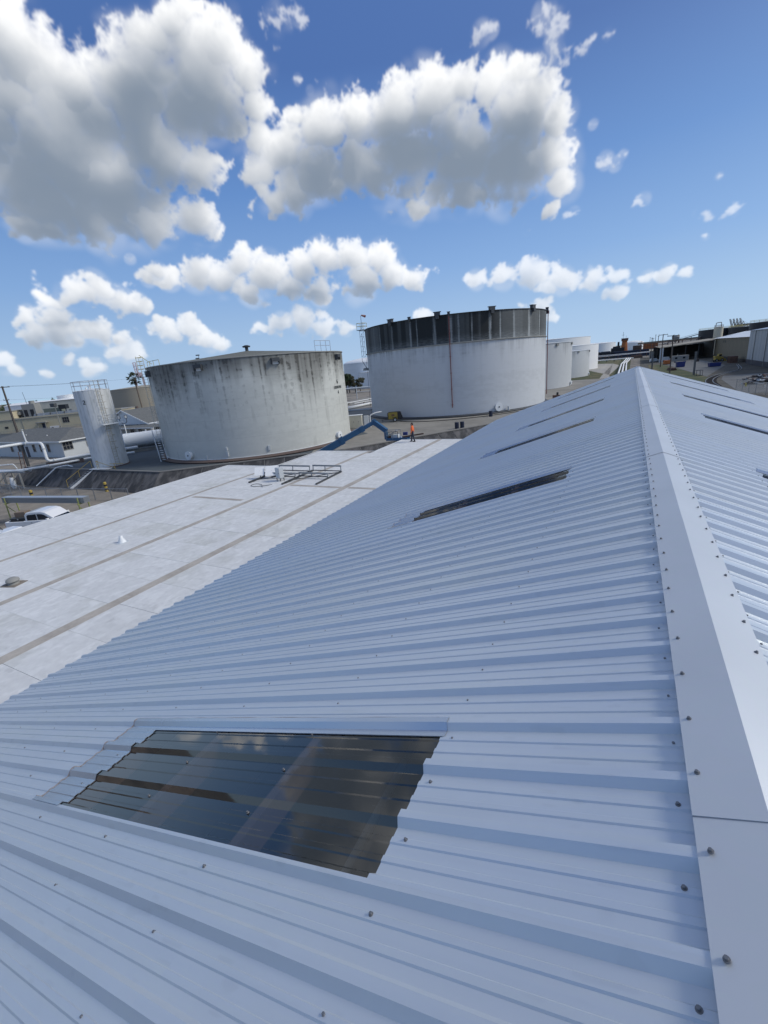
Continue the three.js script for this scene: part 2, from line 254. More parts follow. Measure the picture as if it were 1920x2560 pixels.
const M = {
  roofMetal: new THREE.MeshStandardMaterial({ side: THREE.DoubleSide, roughness: 0.38, metalness: 0.35, map: tex(1024, 1024, (u, v) => { const a = fb(u, v, 4, 6, 3), b = fb(u, v, 40, 3, 8), s = fb(u, v, 2, 3, 21), run = vn(u * 5, v * 160, 160, 71) * 0.6 + vn(u * 11, v * 320, 320, 72) * 0.4, sc = sst(0.80, 0.9, vn(u * 60, v * 180, 180, 73)) * sst(0.5, 0.62, a), k = 0.97 + (a - 0.5) * 0.07 + (b - 0.5) * 0.04 + (run - 0.5) * 0.06 - 0.05 * sst(0.62, 0.8, s * 0.5 + a * 0.5) - 0.05 * sc, w = sst(0.5, 0.75, a * 0.6 + run * 0.4) * 0.035; return [0.615 * k, 0.672 * k - w * 0.2, 0.73 * k - w]; }, [7.3, 5.1]), bumpMap: bumpWide, bumpScale: 0.0015 }),
  capMetal: new THREE.MeshStandardMaterial({ side: THREE.DoubleSide, roughness: 0.45, metalness: 0.3, map: tex(512, 512, (u, v) => { const a = fb(u, v, 5, 6, 13), k = 0.96 + (a - 0.5) * 0.09; return [0.61 * k, 0.64 * k, 0.665 * k]; }, [3, 3]), bumpMap: bumpWide, bumpScale: 0.0015 }),
  screw: mat(0.21, 0.215, 0.225, 0.45, 0.5), seal: mat(0.24, 0.21, 0.20, 0.8),
  glass: new THREE.MeshPhysicalMaterial({ side: THREE.DoubleSide, color: col(0.50, 0.50, 0.48), transmission: 1, thickness: 0, roughness: 0.03, ior: 1.9, bumpMap: bumpWide, bumpScale: 0.0004 }),
  lapGlass: mat(0.52, 0.58, 0.66, 0.22, 0.7, { bumpMap: bumpWide, bumpScale: 0.006 }),
  purlin: mat(0.17, 0.12, 0.11, 0.7), wallMetal: mat(0.55, 0.58, 0.6, 0.5, 0.2),
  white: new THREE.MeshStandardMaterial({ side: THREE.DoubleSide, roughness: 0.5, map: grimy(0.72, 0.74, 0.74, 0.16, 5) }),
  whiteAndSunlit: new THREE.MeshStandardMaterial({ side: THREE.DoubleSide, roughness: 0.5, map: grimy(0.82, 0.82, 0.8, 0.08, 9) }),  // plain white; on far tanks and warehouse its brightness stands in for full sun
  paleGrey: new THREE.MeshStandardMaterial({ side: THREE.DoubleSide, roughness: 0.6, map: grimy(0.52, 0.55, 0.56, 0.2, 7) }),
  steel: mat(0.30, 0.32, 0.34, 0.45, 0.6), galv: mat(0.5, 0.53, 0.56, 0.4, 0.6), darkSteel: mat(0.07, 0.075, 0.08, 0.55, 0.3), rust: new THREE.MeshStandardMaterial({ side: THREE.DoubleSide, roughness: 0.85, map: grimy(0.13, 0.075, 0.055, 0.5, 2) }),
  black: mat(0.018, 0.019, 0.022, 0.5), rubber: mat(0.02, 0.02, 0.02, 0.9), darkGlass: mat(0.015, 0.02, 0.03, 0.06), pane: mat(0.02, 0.025, 0.035, 0.08),
  yellow: mat(0.42, 0.31, 0.07, 0.6), paleYellow: mat(0.52, 0.45, 0.16, 0.6), lime: mat(0.25, 0.28, 0.10, 0.7), redPipe: mat(0.17, 0.06, 0.06, 0.7), red: mat(0.5, 0.05, 0.04, 0.6),
  blue: new THREE.MeshStandardMaterial({ side: THREE.DoubleSide, roughness: 0.42, map: grimy(0.035, 0.11, 0.21, 0.35, 1.5) }), deepBlue: mat(0.02, 0.035, 0.16, 0.5), navy: mat(0.012, 0.02, 0.045, 0.5),
  beige: new THREE.MeshStandardMaterial({ side: THREE.DoubleSide, roughness: 0.8, map: grimy(0.52, 0.46, 0.32, 0.18, 8) }),
  tan: new THREE.MeshStandardMaterial({ side: THREE.DoubleSide, roughness: 0.8, map: grimy(0.31, 0.28, 0.22, 0.25, 9) }), trimGrey: mat(0.28, 0.28, 0.26, 0.8),
  cream: new THREE.MeshStandardMaterial({ side: THREE.DoubleSide, roughness: 0.75, map: grimy(0.6, 0.57, 0.47, 0.15, 3) }),
  shingle: new THREE.MeshStandardMaterial({ side: THREE.DoubleSide, roughness: 0.95, map: tex(512, 512, (u, v) => { const r = Math.floor(v * 24), c = hash(Math.floor(u * 20 + (r % 2) * 0.5), r, 4), n = fb(u, v, 30, 3, 2), k = 0.8 + 0.25 * c + 0.3 * (n - 0.5); return [0.15 * k, 0.155 * k, 0.15 * k]; }, [6, 6]) }),
  concrete: new THREE.MeshStandardMaterial({ side: THREE.DoubleSide, roughness: 0.95, map: grimy(0.25, 0.235, 0.205, 0.5, 14), bumpMap: bumpNoise, bumpScale: 0.01 }),
  yard: new THREE.MeshStandardMaterial({ side: THREE.DoubleSide, roughness: 0.97, map: tex(1024, 1024, (u, v) => { const a = fb(u, v, 3, 7, 41), b = fb(u, v, 24, 4, 9), w = sst(0.5, 0.62, a), k = 0.75 + 0.5 * b; return [mixv(0.25, 0.14, w) * k, mixv(0.22, 0.128, w) * k, mixv(0.18, 0.112, w) * k]; }, [23, 23]), bumpMap: bumpNoise, bumpScale: 0.015 }),
  asphalt: new THREE.MeshStandardMaterial({ side: THREE.DoubleSide, roughness: 0.95, map: grimy(0.07, 0.085, 0.095, 0.5, 11), bumpMap: bumpNoise, bumpScale: 0.008 }),
  gravel: new THREE.MeshStandardMaterial({ side: THREE.DoubleSide, roughness: 1, map: grimy(0.36, 0.34, 0.30, 0.4, 9, 7, 5), bumpMap: bumpNoise, bumpScale: 0.02 }),
  apron: new THREE.MeshStandardMaterial({ side: THREE.DoubleSide, roughness: 0.95, map: grimy(0.145, 0.148, 0.145, 0.6, 17) }),
  grass: new THREE.MeshStandardMaterial({ side: THREE.DoubleSide, roughness: 1, map: tex(512, 512, (u, v) => { const a = fb(u, v, 4, 7, 6), b = fb(u, v, 40, 3, 3), w = sst(0.42, 0.62, a), k = 0.7 + 0.6 * b; return [mixv(0.055, 0.13, w) * k, mixv(0.07, 0.11, w) * k, mixv(0.025, 0.05, w) * k]; }, [16, 16]), bumpMap: bumpNoise, bumpScale: 0.03 }),
  water: mat(0.03, 0.05, 0.06, 0.12),
  bark: mat(0.16, 0.13, 0.10, 0.95), wood: mat(0.10, 0.085, 0.075, 0.95), foliage: mat(0.05, 0.075, 0.03, 0.8), foliageDry: mat(0.09, 0.09, 0.05, 0.85), palmLeaf: mat(0.05, 0.07, 0.03, 0.7),
  orange: mat(0.85, 0.16, 0.045, 0.85), jeans: mat(0.035, 0.045, 0.065, 0.95), skin: mat(0.30, 0.17, 0.11, 0.6), boots: mat(0.03, 0.025, 0.02, 0.8), cap: mat(0.05, 0.035, 0.03, 0.9),
  orangePaint: mat(0.42, 0.13, 0.035, 0.7), brick: mat(0.13, 0.095, 0.08, 0.9),
};
for (const [n, c] of [['roofMetalB', col(0.965, 0.965, 0.96)], ['roofMetalC', col(1, 0.99, 0.975)]]) { M[n] = M.roofMetal.clone(); M[n].color = c; M[n].map = M.roofMetal.map.clone(); M[n].map.offset.set(n === 'roofMetalB' ? 0.37 : 0.71, n === 'roofMetalB' ? 0.21 : 0.53); M[n].map.needsUpdate = true; }
M.dirt = new THREE.MeshStandardMaterial({ side: THREE.DoubleSide, roughness: 1, map: grimy(0.085, 0.078, 0.062, 0.7, 19, 7, 4), bumpMap: bumpNoise, bumpScale: 0.03 });

// ------------------------------------------------------------------ ground and paving
structure('ground', bx(7000, 1, 7000, 0, -1, -1500), M.yard);
const PAD = 1.9, padEdge = [[-76, -32], [-46.5, -32], [-30.2, -44.9], [-17.3, -63.5], [-9, -90], [-7, -150]];
structure('tank_pad', slab([...padEdge, [-76, -150]], 0.002, PAD), M.concrete);
structure('asphalt_surface', slab([[-75.7, -32.3], [-46.7, -32.3], [-33.5, -43], [-36, -48], [-33.5, -57], [-42, -64], [-56, -64], [-75.7, -52]], PAD, PAD + 0.006), M.asphalt);
structure('grass_verge', slab([[-60, -151.5], [-6, -151.5], [-1, -150], [-0.5, -175], [0, -400], [-60, -400]], 0, 0.02), M.grass);
structure('gravel_road', slab([[-6.5, -120], [-4.5, -120], [-5.4, -165], [-7.2, -200], [-5.6, -262], [-5.6, -290], [-9.5, -320], [-24, -345], [-40, -352], [-40, -362], [-22, -358], [-10, -335], [-9.6, -300], [-9.6, -255], [-9.8, -200], [-9.4, -165], [-8, -140]], 0.02, 0.045), M.gravel);
structure('grass_strip', slab([[6, -125], [13, -125], [19.2, -150], [18.2, -168], [16, -215], [12.5, -260], [7, -260], [7.5, -200]], 0, 0.02), M.grass);
structure('dirt_yard', slab([[2, -95], [80, -95], [80, -400], [6, -400], [3, -200]], -0.2, 0.008), M.dirt);
structure('concrete_apron', slab([[19, -160], [25, -187], [31, -215], [30, -285], [14, -284], [16, -215], [18, -180]], 0, 0.025), M.apron);
structure('gravel_yard', slab([[18.5, -108], [40, -108], [40, -150], [30, -160], [22.5, -158], [20.5, -146]], 0, 0.03), M.apron);
structure('street', slab([[-260, -60], [-150, -60], [-150, -92], [-190, -86], [-260, -74]], 0, 0.012), M.asphalt);
structure('harbour_water', slab([[-60, -440], [160, -440], [160, -720], [-60, -720]], 0, 0.01), M.water);

// sloped concrete face of the tank pad, cast in slabs with joints between them
{
  const t = thing('retaining_slope', 'dark stained sloping concrete slabs along the edge of the raised tank pad', 'slope');
  const variants = [0, 1, 2, 3].map((k) => new THREE.MeshStandardMaterial({ side: THREE.DoubleSide, roughness: 0.95, map: tex(256, 256, (u, v) => { const a = fb(u, v, 3, 6, 50 + k), s = fb(u, v * 0.3, 6, 4, 60 + k), w = sst(0.3, 0.66, a * 0.7 + s * 0.35), q = 0.9 + 0.25 * fb(u, v, 30, 2, 8); return [mixv(0.125, 0.042, w) * q, mixv(0.12, 0.043, w) * q, mixv(0.118, 0.045, w) * q]; }, [2.2, 3]) }));
  const pale = mat(0.27, 0.26, 0.24, 0.95);
  obj('kerb_cap', padEdge.slice(0, -1).map((a, i) => bar([a[0], PAD + 0.05, a[1]], [padEdge[i + 1][0], PAD + 0.05, padEdge[i + 1][1]], 0.22, 0.12)), pale, t);
  for (let i = 0; i < padEdge.length - 1; i++) {
    const dir = (k) => { const a = padEdge[k], b = padEdge[k + 1], l = Math.hypot(b[0] - a[0], b[1] - a[1]); return [-(b[1] - a[1]) / l, (b[0] - a[0]) / l]; };
    const mitre = (k) => { const a = dir(Math.max(0, k - 1)), b = dir(Math.min(padEdge.length - 2, k)), s = [a[0] + b[0], a[1] + b[1]], d = s[0] * b[0] + s[1] * b[1]; return [s[0] / d * 2.25, s[1] / d * 2.25]; };
    const m0 = mitre(i), m1 = mitre(i + 1);
    const [ax, az] = padEdge[i], [bx_, bz] = padEdge[i + 1], L = Math.hypot(bx_ - ax, bz - az), n = Math.max(1, Math.round(L / 2.2)), ux = (bx_ - ax) / L, uz = (bz - az) / L, nx = -uz, nz = ux, out = 2.25;
    for (let k = 0; k < n; k++) {
      const s0 = L * k / n + 0.03, s1 = L * (k + 1) / n - 0.03, dy = rr(0, 0.03);
      const p = (s, o, y) => { const k2 = o / 2.25, mx = mixv(m0[0], m1[0], s / L) * k2, mz = mixv(m0[1], m1[1], s / L) * k2; return [ax + ux * s + mx, y + dy, az + uz * s + mz]; };
      const g = [quad(p(s0, 0, PAD), p(s1, 0, PAD), p(s1, out, 0.02), p(s0, out, 0.02)), quad(p(s0, 0, PAD), p(s0, out, 0.02), p(s0, out, -0.1), p(s0, 0, PAD - 0.12)), quad(p(s1, 0, PAD), p(s1, out, 0.02), p(s1, out, -0.1), p(s1, 0, PAD - 0.12))];
      const gg = mergeGeometries(g), uv = gg.attributes.uv; for (let j = 0; j < uv.count; j++) uv.setXY(j, uv.getX(j) + k * 0.7, uv.getY(j) + k * 1.3);
      obj('slab', gg, variants[Math.floor(rnd() * 4)], t);
    }
    // mortar bed seen in the joints
    obj('joint_bed', quad([ax, PAD - 0.03, az], [bx_, PAD - 0.03, bz], [bx_ + m1[0], -0.02, bz + m1[1]], [ax + m0[0], -0.02, az + m0[1]]), pale, t);
  }
}

// ------------------------------------------------------------------ the ribbed metal roof
const TH = 0.333, CT = Math.cos(TH), ST = Math.sin(TH), RIDGE = 9.4, PITCH = 0.3048, Z0 = -1.02, PW = PITCH * 3, HALF = 9.62, FAR = -36.25, NEAR = 6;
const onRoof = (side, run, z, up) => [side * (run + up * ST), RIDGE - run * Math.tan(TH) + up * CT, z];   // run is the horizontal distance from the ridge, up is along the normal
const prof = [[-0.5, 0, 0]];
// rib profile over one pitch, crest at 0: [distance towards -z, height]
const RIB = [[-0.047, -0.038], [-0.02, -0.004], [0.02, -0.004], [0.047, -0.038], [0.092, -0.038], [0.098, -0.032], [0.122, -0.032], [0.128, -0.038], [0.178, -0.038], [0.184, -0.032], [0.208, -0.032], [0.214, -0.038]];
function profile(z0, z1) {   // points of the profile between z0 (nearer) and z1 (farther, smaller)
  const out = [], k0 = Math.floor((Z0 - z0) / PITCH) - 1, k1 = Math.ceil((Z0 - z1) / PITCH) + 1, all = [];
  for (let k = k0; k <= k1; k++) for (const [d, h] of RIB) all.push([Z0 - k * PITCH - d, h]);
  const at = (z) => { for (let i = 1; i < all.length; i++) if (all[i][0] <= z) { const a = all[i - 1], b = all[i], t = (a[0] - z) / (a[0] - b[0]); return mixv(a[1], b[1], t); } return -0.038; };
  out.push([z0, at(z0)]); for (const p of all) if (p[0] < z0 - 1e-4 && p[0] > z1 + 1e-4) out.push(p); out.push([z1, at(z1)]);
  return out;
}
function sheet(side, z0, z1, r0, r1, lift = 0, wob = 0) {
  const pr = profile(z0, z1), pos = [], uv = [], n = Math.max(1, Math.round((r1 - r0) / 1.2));
  const P = (i, j) => { const run = mixv(r0, r1, j / n), [z, h] = pr[i], w = wob * perlin.noise(run * 1.3, z * 5, side * 7); return onRoof(side, run, z, h + lift + w); };
  for (let i = 0; i < pr.length - 1; i++) for (let j = 0; j < n; j++) {
    const a = P(i, j), b = P(i + 1, j), c = P(i + 1, j + 1), d = P(i, j + 1), t = (k) => mixv(r0, r1, k / n) / CT;
    if (side < 0) { pos.push(...a, ...b, ...c, ...a, ...c, ...d); uv.push(t(j), pr[i][0], t(j), pr[i + 1][0], t(j + 1), pr[i + 1][0], t(j), pr[i][0], t(j + 1), pr[i + 1][0], t(j + 1), pr[i][0]); }
    else { pos.push(...a, ...c, ...b, ...a, ...d, ...c); uv.push(t(j), pr[i][0], t(j + 1), pr[i + 1][0], t(j), pr[i + 1][0], t(j), pr[i][0], t(j + 1), pr[i][0], t(j + 1), pr[i + 1][0]); }
  }
  const g = new THREE.BufferGeometry(); g.setAttribute('position', new THREE.Float32BufferAttribute(pos, 3)); g.setAttribute('uv', new THREE.Float32BufferAttribute(uv, 2)); g.computeVertexNormals(); return g;
}
{
  const t = thing('metal_roof_building', 'long building with a ribbed pale metal gable roof, ridge cap and dark skylights', 'building');
  const lightsL = [0, 7, 14, 20, 27, 34], S0 = 1.3, S1 = 4.1, S2 = 4.57;
  for (const side of [-1, 1]) for (let i = -7; ; i++) {
    const z0 = Z0 - PW * i, z1 = Math.max(z0 - PW, FAR); if (z0 <= FAR + 0.05) break;
    const sky = lightsL.includes(i) && !(side > 0 && i === 0);
    if (!sky) { obj('roof_panel', sheet(side, z0, z1, 0.03, HALF, 0, 0.0018), [M.roofMetal, M.roofMetalB, M.roofMetalC][((i * 7 + side * 3) % 5 + 5) % 3], t); continue; }
    obj('roof_panel', sheet(side, z0, z1, 0.03, S0, 0, 0.0012), M.roofMetal, t);
    obj('roof_panel', sheet(side, z0, z1, S1, HALF, 0, 0.0012), M.roofMetal, t);
    obj('lap_strip', sheet(side, z1 + 0.1, z1, S0, S1, 0), M.roofMetal, t);
    const s = new THREE.Group(); s.name = 'skylight'; t.add(s); s.userData.label = 'smoky translucent ribbed skylight sheet';
    obj('pane', sheet(side, z0 + 0.012, z1 + 0.1, S0 - 0.06, S1, -0.0035), M.glass, s);
    obj('lap_edge', [sheet(side, z0 + 0.012, z1 - 0.03, S1 + 0.001, S2, 0.0045), sheet(side, z1 + 0.099, z1 - 0.03, S0 - 0.02, S1, 0.0045)], M.lapGlass, s);
    const bead = (a, b, n) => { const p = []; for (let k = 0; k <= n; k++) { const r = mixv(a[0], b[0], k / n), z = mixv(a[1], b[1], k / n), pr = profile(z + 0.001, z - 0.001); p.push(V(...onRoof(side, r, z + rr(-0.003, 0.003), pr[0][1] + 0.006))); } return new THREE.TubeGeometry(new THREE.CatmullRomCurve3(p), n * 3, 0.0045, 5).toNonIndexed(); };
    obj('sealant_bead', [bead([S2, z0 - 0.02], [S2, z1 - 0.03], 40), bead([S2, z1 - 0.033], [S0 + 0.05, z1 - 0.033], 30)], M.seal, s);
  }
  // ridge cap, lapped lengths
  for (let k = -2; k < 12; k++) {
    const z0 = Math.min(NEAR + 0.3, -1.45 - 2.93 * (k - 1)), z1 = Math.max(FAR - 0.03, -1.45 - 2.93 * k - 0.06); if (z0 < FAR) break;
    const lift = 0.003 + (k & 1) * 0.005, w = 0.2, g = [];
    const N = 12, zz = (j) => mixv(z0, z1, j / N), wv = (j, s) => 0.0035 * perlin.noise(j * 0.9, k * 3.1, s * 5 + 2), top = (j) => RIDGE + lift + 0.004 + 0.002 * perlin.noise(j * 0.6, k * 2.3, 9);
    for (const s of [-1, 1]) for (let j = 0; j < N; j++) {
      const a = [0, top(j), zz(j)], b = [0, top(j + 1), zz(j + 1)], c = onRoof(s, w, zz(j + 1), lift + wv(j + 1, s)), d = onRoof(s, w, zz(j), lift + wv(j, s)), e = onRoof(s, w + 0.002, zz(j + 1), lift - 0.014 + wv(j + 1, s)), f = onRoof(s, w + 0.002, zz(j), lift - 0.014 + wv(j, s));
      g.push(quad(a, d, c, b), quad(d, f, e, c)); if (j === 0) g.push(quad([0, a[1] - 0.003, z0], onRoof(s, w, z0, lift - 0.003), d, a)); if (j === N - 1) g.push(quad([0, b[1] - 0.003, z1], onRoof(s, w, z1, lift - 0.003), c, b));
    }
    obj('ridge_cap', g, M.capMetal, t);
  }
  // screws: washer and hexagonal head
  const sg = mergeGeometries([cy(0.0092, 0.0102, 0.0035, 0, 0, 0, 12), cy(0.0058, 0.0062, 0.0075, 0, 0.0035, 0, 6)]);
  const spots = [];
  const frus = new THREE.Matrix4().multiplyMatrices(camera.projectionMatrix.makePerspective(-0.855 * 0.05, 0.855 * 0.05, 1.139 * 0.05, -1.139 * 0.05, 0.05, 6000), camera.matrixWorldInverse);
  const put = (side, run, z, up) => {
    const p = V(...onRoof(side, run, z, up)), q = p.clone().applyMatrix4(frus);
    spots.push({ p, side, near: Math.abs(q.x) < 1.02 && Math.abs(q.y) < 1.02 && z < 0.4 ? p.distanceTo(camera.position) : 1e3 + p.distanceTo(camera.position), spin: rr(0, 1) });
  };
  for (const side of [-1, 1]) for (let k = -22; ; k++) {
    const zc = Z0 - k * PITCH; if (zc < FAR + 0.06) break; if (zc > NEAR - 0.1) continue;
    put(side, 0.165 + rr(-0.006, 0.006), zc + rr(-0.012, 0.012), 0.004 + 0.005);
    for (let r = 0; r < 10; r++) {
      const run = 0.238 + r * 0.995, z = zc + 0.102 - PITCH + 0.0, inSky = lightsL.some((i) => z < Z0 - PW * i && z > Z0 - PW * (i + 1));
      put(side, run + rr(-0.012, 0.012), z + PITCH + rr(-0.005, 0.005), inSky ? -0.034 : -0.038);
    }
  }
  spots.sort((a, b) => a.near - b.near);
  const rest = new THREE.InstancedMesh(sg, M.screw, spots.length - 300); rest.name = 'screws'; rest.userData.kind = 'stuff';
  const dm = new THREE.Object3D();
  spots.forEach((s, i) => {
    const o = i < 300 ? new THREE.Mesh(sg, M.screw) : dm;
    o.position.copy(s.p); o.rotation.set(0, 0, s.side < 0 ? TH : -TH); o.rotateY(s.spin);
    if (i < 300) { o.name = 'screw'; o.castShadow = true; t.add(o); } else { dm.updateMatrix(); rest.setMatrixAt(i - 300, dm.matrix); }
  });
  t.add(rest);
  // structure under the sheets, walls and floor
  for (const side of [-1, 1]) for (let r = 0; r < 10; r++) { const run = 0.238 + r * 0.995, a = onRoof(side, run, NEAR - 0.1, -0.152), b = onRoof(side, run, FAR + 0.1, -0.152); obj('purlin', bar(a, b, 0.05, 0.2), M.purlin, t); }
  obj('conduit', rod([-1.9, RIDGE - 1.6, NEAR - 1], [-2.0, RIDGE - 1.6, FAR + 1], 0.03), M.paleGrey, t);
  const eaveY = RIDGE - 9.35 * Math.tan(TH) - 0.25;
  obj('side_wall', bx(0.15, eaveY, NEAR - FAR - 0.4, -9.3, 0, (NEAR + FAR) / 2), M.wallMetal, t);
  obj('side_wall', bx(0.15, eaveY, NEAR - FAR - 0.4, 9.3, 0, (NEAR + FAR) / 2), M.wallMetal, t);
  for (const z of [NEAR - 0.3, FAR + 0.2]) { const s = new THREE.Shape([new THREE.Vector2(-9.2, 0), new THREE.Vector2(9.2, 0), new THREE.Vector2(9.2, eaveY), new THREE.Vector2(0, RIDGE - 0.16), new THREE.Vector2(-9.2, eaveY)]); const g = new THREE.ExtrudeGeometry(s, { depth: 0.12, bevelEnabled: false }); g.translate(0, 0, z); obj('gable_wall', metres(g), M.wallMetal, t); }
  obj('inside_floor', bx(18, 0.05, NEAR - FAR - 1, 0, 0.01, (NEAR + FAR) / 2), M.concrete, t);
}

// ------------------------------------------------------------------ the flat white roof beside it
const FR = 3.9;
{
  const t = thing('flat_roof_building', 'low building with a flat weathered white roof stepped back at its far end', 'building');
  const outline = [[-9.42, 6], [-9.42, -40], [-19.85, -40], [-19.85, -34.4], [-25.9, -34.4], [-25.9, -28], [-31.2, -28], [-31.2, 6]];
  obj('wall', slab(outline, 0.003, FR - 0.12), M.wallMetal, t);
  obj('roof_deck', slab(outline.map(([x, z]) => [x + (x < -10 ? -0.06 : 0), z + (z < 0 ? -0.06 : 0.06)]), FR - 0.12, FR - 0.02), mat(0.22, 0.21, 0.2, 0.95), t);
  const membrane = [0, 1, 2].map((k) => new THREE.MeshStandardMaterial({ side: THREE.DoubleSide, roughness: 0.9, bumpMap: bumpNoise, bumpScale: 0.004, map: tex(1024, 1024, (u, v) => {
    const a = fb(u, v, 3, 7, 90 + k), b = fb(u * 1, v, 22, 4, 14 + k), s = fb(u, v, 60, 2, 44), blot = sst(0.56, 0.74, a), fleck = sst(0.70, 0.8, b);
    const dr = fb(u, v * 0.5, 34, 4, 24 + k), q = 1.02 - 0.11 * blot - 0.10 * fleck + 0.16 * (s - 0.5) - k * 0.02 + 0.10 * (dr - 0.5) + 0.06 * sst(0.55, 0.7, dr); return [0.635 * q, 0.64 * q, 0.63 * q - 0.015 * blot];
  }, [8.7, 8.7]) }));
  const strips = [[-9.5, -15.7], [-16.1, -20.25], [-20.55, -25.75], [-26.0, -31.2]];
  strips.forEach(([xa, xb], si) => {
    const end = si === 3 ? -28 : si === 2 ? -34.4 : -40;
    const cuts = si === 2 ? [[6, -28], [-28, -34.4]] : [[6, end]];
    let z = 6, row = 0;
    while (z > end + 0.05) {
      const zz = Math.max(end, z - 1.78 + ((row + si) % 3) * 0.06), lo = row % 2 ? 0.0 : 0.003, xe = si === 1 && z <= -33 ? Math.max(xb, -19.9) : xb;
      const k = rr(0.003, 0.013), g = bx(Math.abs(xe - xa) + 0.02, 0.02 + lo, z - zz - k, (xa + xe) / 2, FR - 0.02, (z + zz) / 2);
      const uv = g.attributes.uv, ox = rr(0, 9), oy = rr(0, 9); for (let j = 0; j < uv.count; j++) uv.setXY(j, uv.getX(j) + ox, uv.getY(j) + oy);
      obj('roof_sheet', g, membrane[(row * 2 + si) % 3], t); z = zz; row++;
    }
  });
  const tape = new THREE.MeshStandardMaterial({ side: THREE.DoubleSide, roughness: 0.95, map: grimy(0.40, 0.365, 0.32, 0.45, 2.2, 7, 5) });
  const strip = (x, w, z0, z1) => { let z = z0; while (z > z1 + 0.1) { const zz = Math.max(z1, z - rr(3.5, 6)); obj('seam_tape', bx(w * rr(0.95, 1.06), 0.006, z - zz, x + rr(-0.015, 0.015), FR + 0.0035, (z + zz) / 2), tape, t); z = zz - 0.004; } };
  strip(-15.9, 0.44, 6, -40); strip(-20.4, 0.36, 6, -34.4); strip(-25.87, 0.28, 6, -28);
  obj('seam_tape', bx(4.35, 0.006, 0.3, -23.2, FR + 0.0035, -19.25), tape, t); obj('seam_tape', bx(4.0, 0.006, 0.32, -18.15, FR + 0.0035, -22.9), tape, t); obj('seam_tape', bx(6.0, 0.006, 0.32, -12.6, FR + 0.0035, -22.95), tape, t);
  obj('edge_trim', [bx(0.05, 0.1, 34, -31.27, FR - 0.09, -11), bx(5.3, 0.1, 0.05, -28.6, FR - 0.09, -28.08), bx(0.05, 0.1, 6.4, -25.97, FR - 0.09, -31.3), bx(6, 0.1, 0.05, -22.9, FR - 0.09, -34.48), bx(0.05, 0.1, 5.6, -19.92, FR - 0.09, -37.3), bx(10.4, 0.1, 0.05, -14.7, FR - 0.09, -40.08)], M.white, t);
}

// ------------------------------------------------------------------ things on the flat roof
{
  const t = thing('vent_cone', 'small white cone shaped vent boot standing on the flat white roof', 'roof vent', [-21.9, FR + 0.003, -12.0]);
  obj('cone', lathe([[0.20, 0], [0.19, 0.02], [0.09, 0.24], [0.085, 0.34], [0.0, 0.345]], 20), M.white, t); obj('flange', cy(0.3, 0.31, 0.012, 0, 0, 0, 18), M.paleGrey, t);
  const m = thing('mushroom_vent', 'low rusty mushroom vent on a stained square base on the white roof', 'roof vent', [-22.0, FR + 0.003, -7.4]);
  obj('base_plate', bx(0.75, 0.015, 0.6, 0, 0, 0, 0.3), new THREE.MeshStandardMaterial({ roughness: 0.95, map: grimy(0.22, 0.19, 0.155, 0.7, 0.9, 6, 4) }), m);
  obj('stack', cy(0.16, 0.2, 0.12, 0, 0.015, 0, 18), M.trimGrey, m); obj('hood', lathe([[0, 0.29], [0.12, 0.28], [0.22, 0.22], [0.24, 0.15], [0.23, 0.13], [0, 0.13]], 22), M.trimGrey, m);
}
function skidFrame(label, x, z, w, d, group) {   // a rectangular frame of steel tube on sleepers, raised side rails
  const t = thing('skid_stand', label, 'steel frame', [x, FR + 0.003, z], 0, group);
  obj('sleeper', bar([-w / 2, 0.05, d / 2], [-w / 2 - 0.25, 0.05, -d / 2], 0.14, 0.12), M.darkSteel, t); obj('sleeper', bar([w / 2, 0.05, d / 2], [w / 2 - 0.25, 0.05, -d / 2], 0.1, 0.1), M.darkSteel, t);
  for (const [zz, y] of [[-d / 2 + 0.2, 0.5], [0.15, 0.36]]) {
    obj('rail', bar([-w / 2, y, zz], [w / 2 - 0.1, y, zz], 0.1, 0.1), M.steel, t);
    obj('rail', bar([-w / 2, 0.16, zz + 0.1], [w / 2 - 0.1, 0.16, zz + 0.1], 0.06, 0.06), M.darkSteel, t);
    for (const xx of [-w / 2 + 0.02, -0.2, w / 2 - 0.12]) obj('post', bar([xx, 0.08, zz + 0.05], [xx, y, zz], 0.05, 0.05), M.steel, t);
  }
  obj('brace', bar([-w / 2, 0.12, d / 2 - 0.3], [w / 2, 0.12, -d / 2 + 0.4], 0.05, 0.05), M.darkSteel, t);
  return t;
}
skidFrame('grey steel tube frame carrying the cabinet on the flat white roof', -22.4, -24.7, 3.0, 3.6, 'steel frames on the flat roof');
skidFrame('empty grey steel tube frame lying beside the cabinet frame on the white roof', -19.6, -25.0, 2.6, 3.5, 'steel frames on the flat roof');
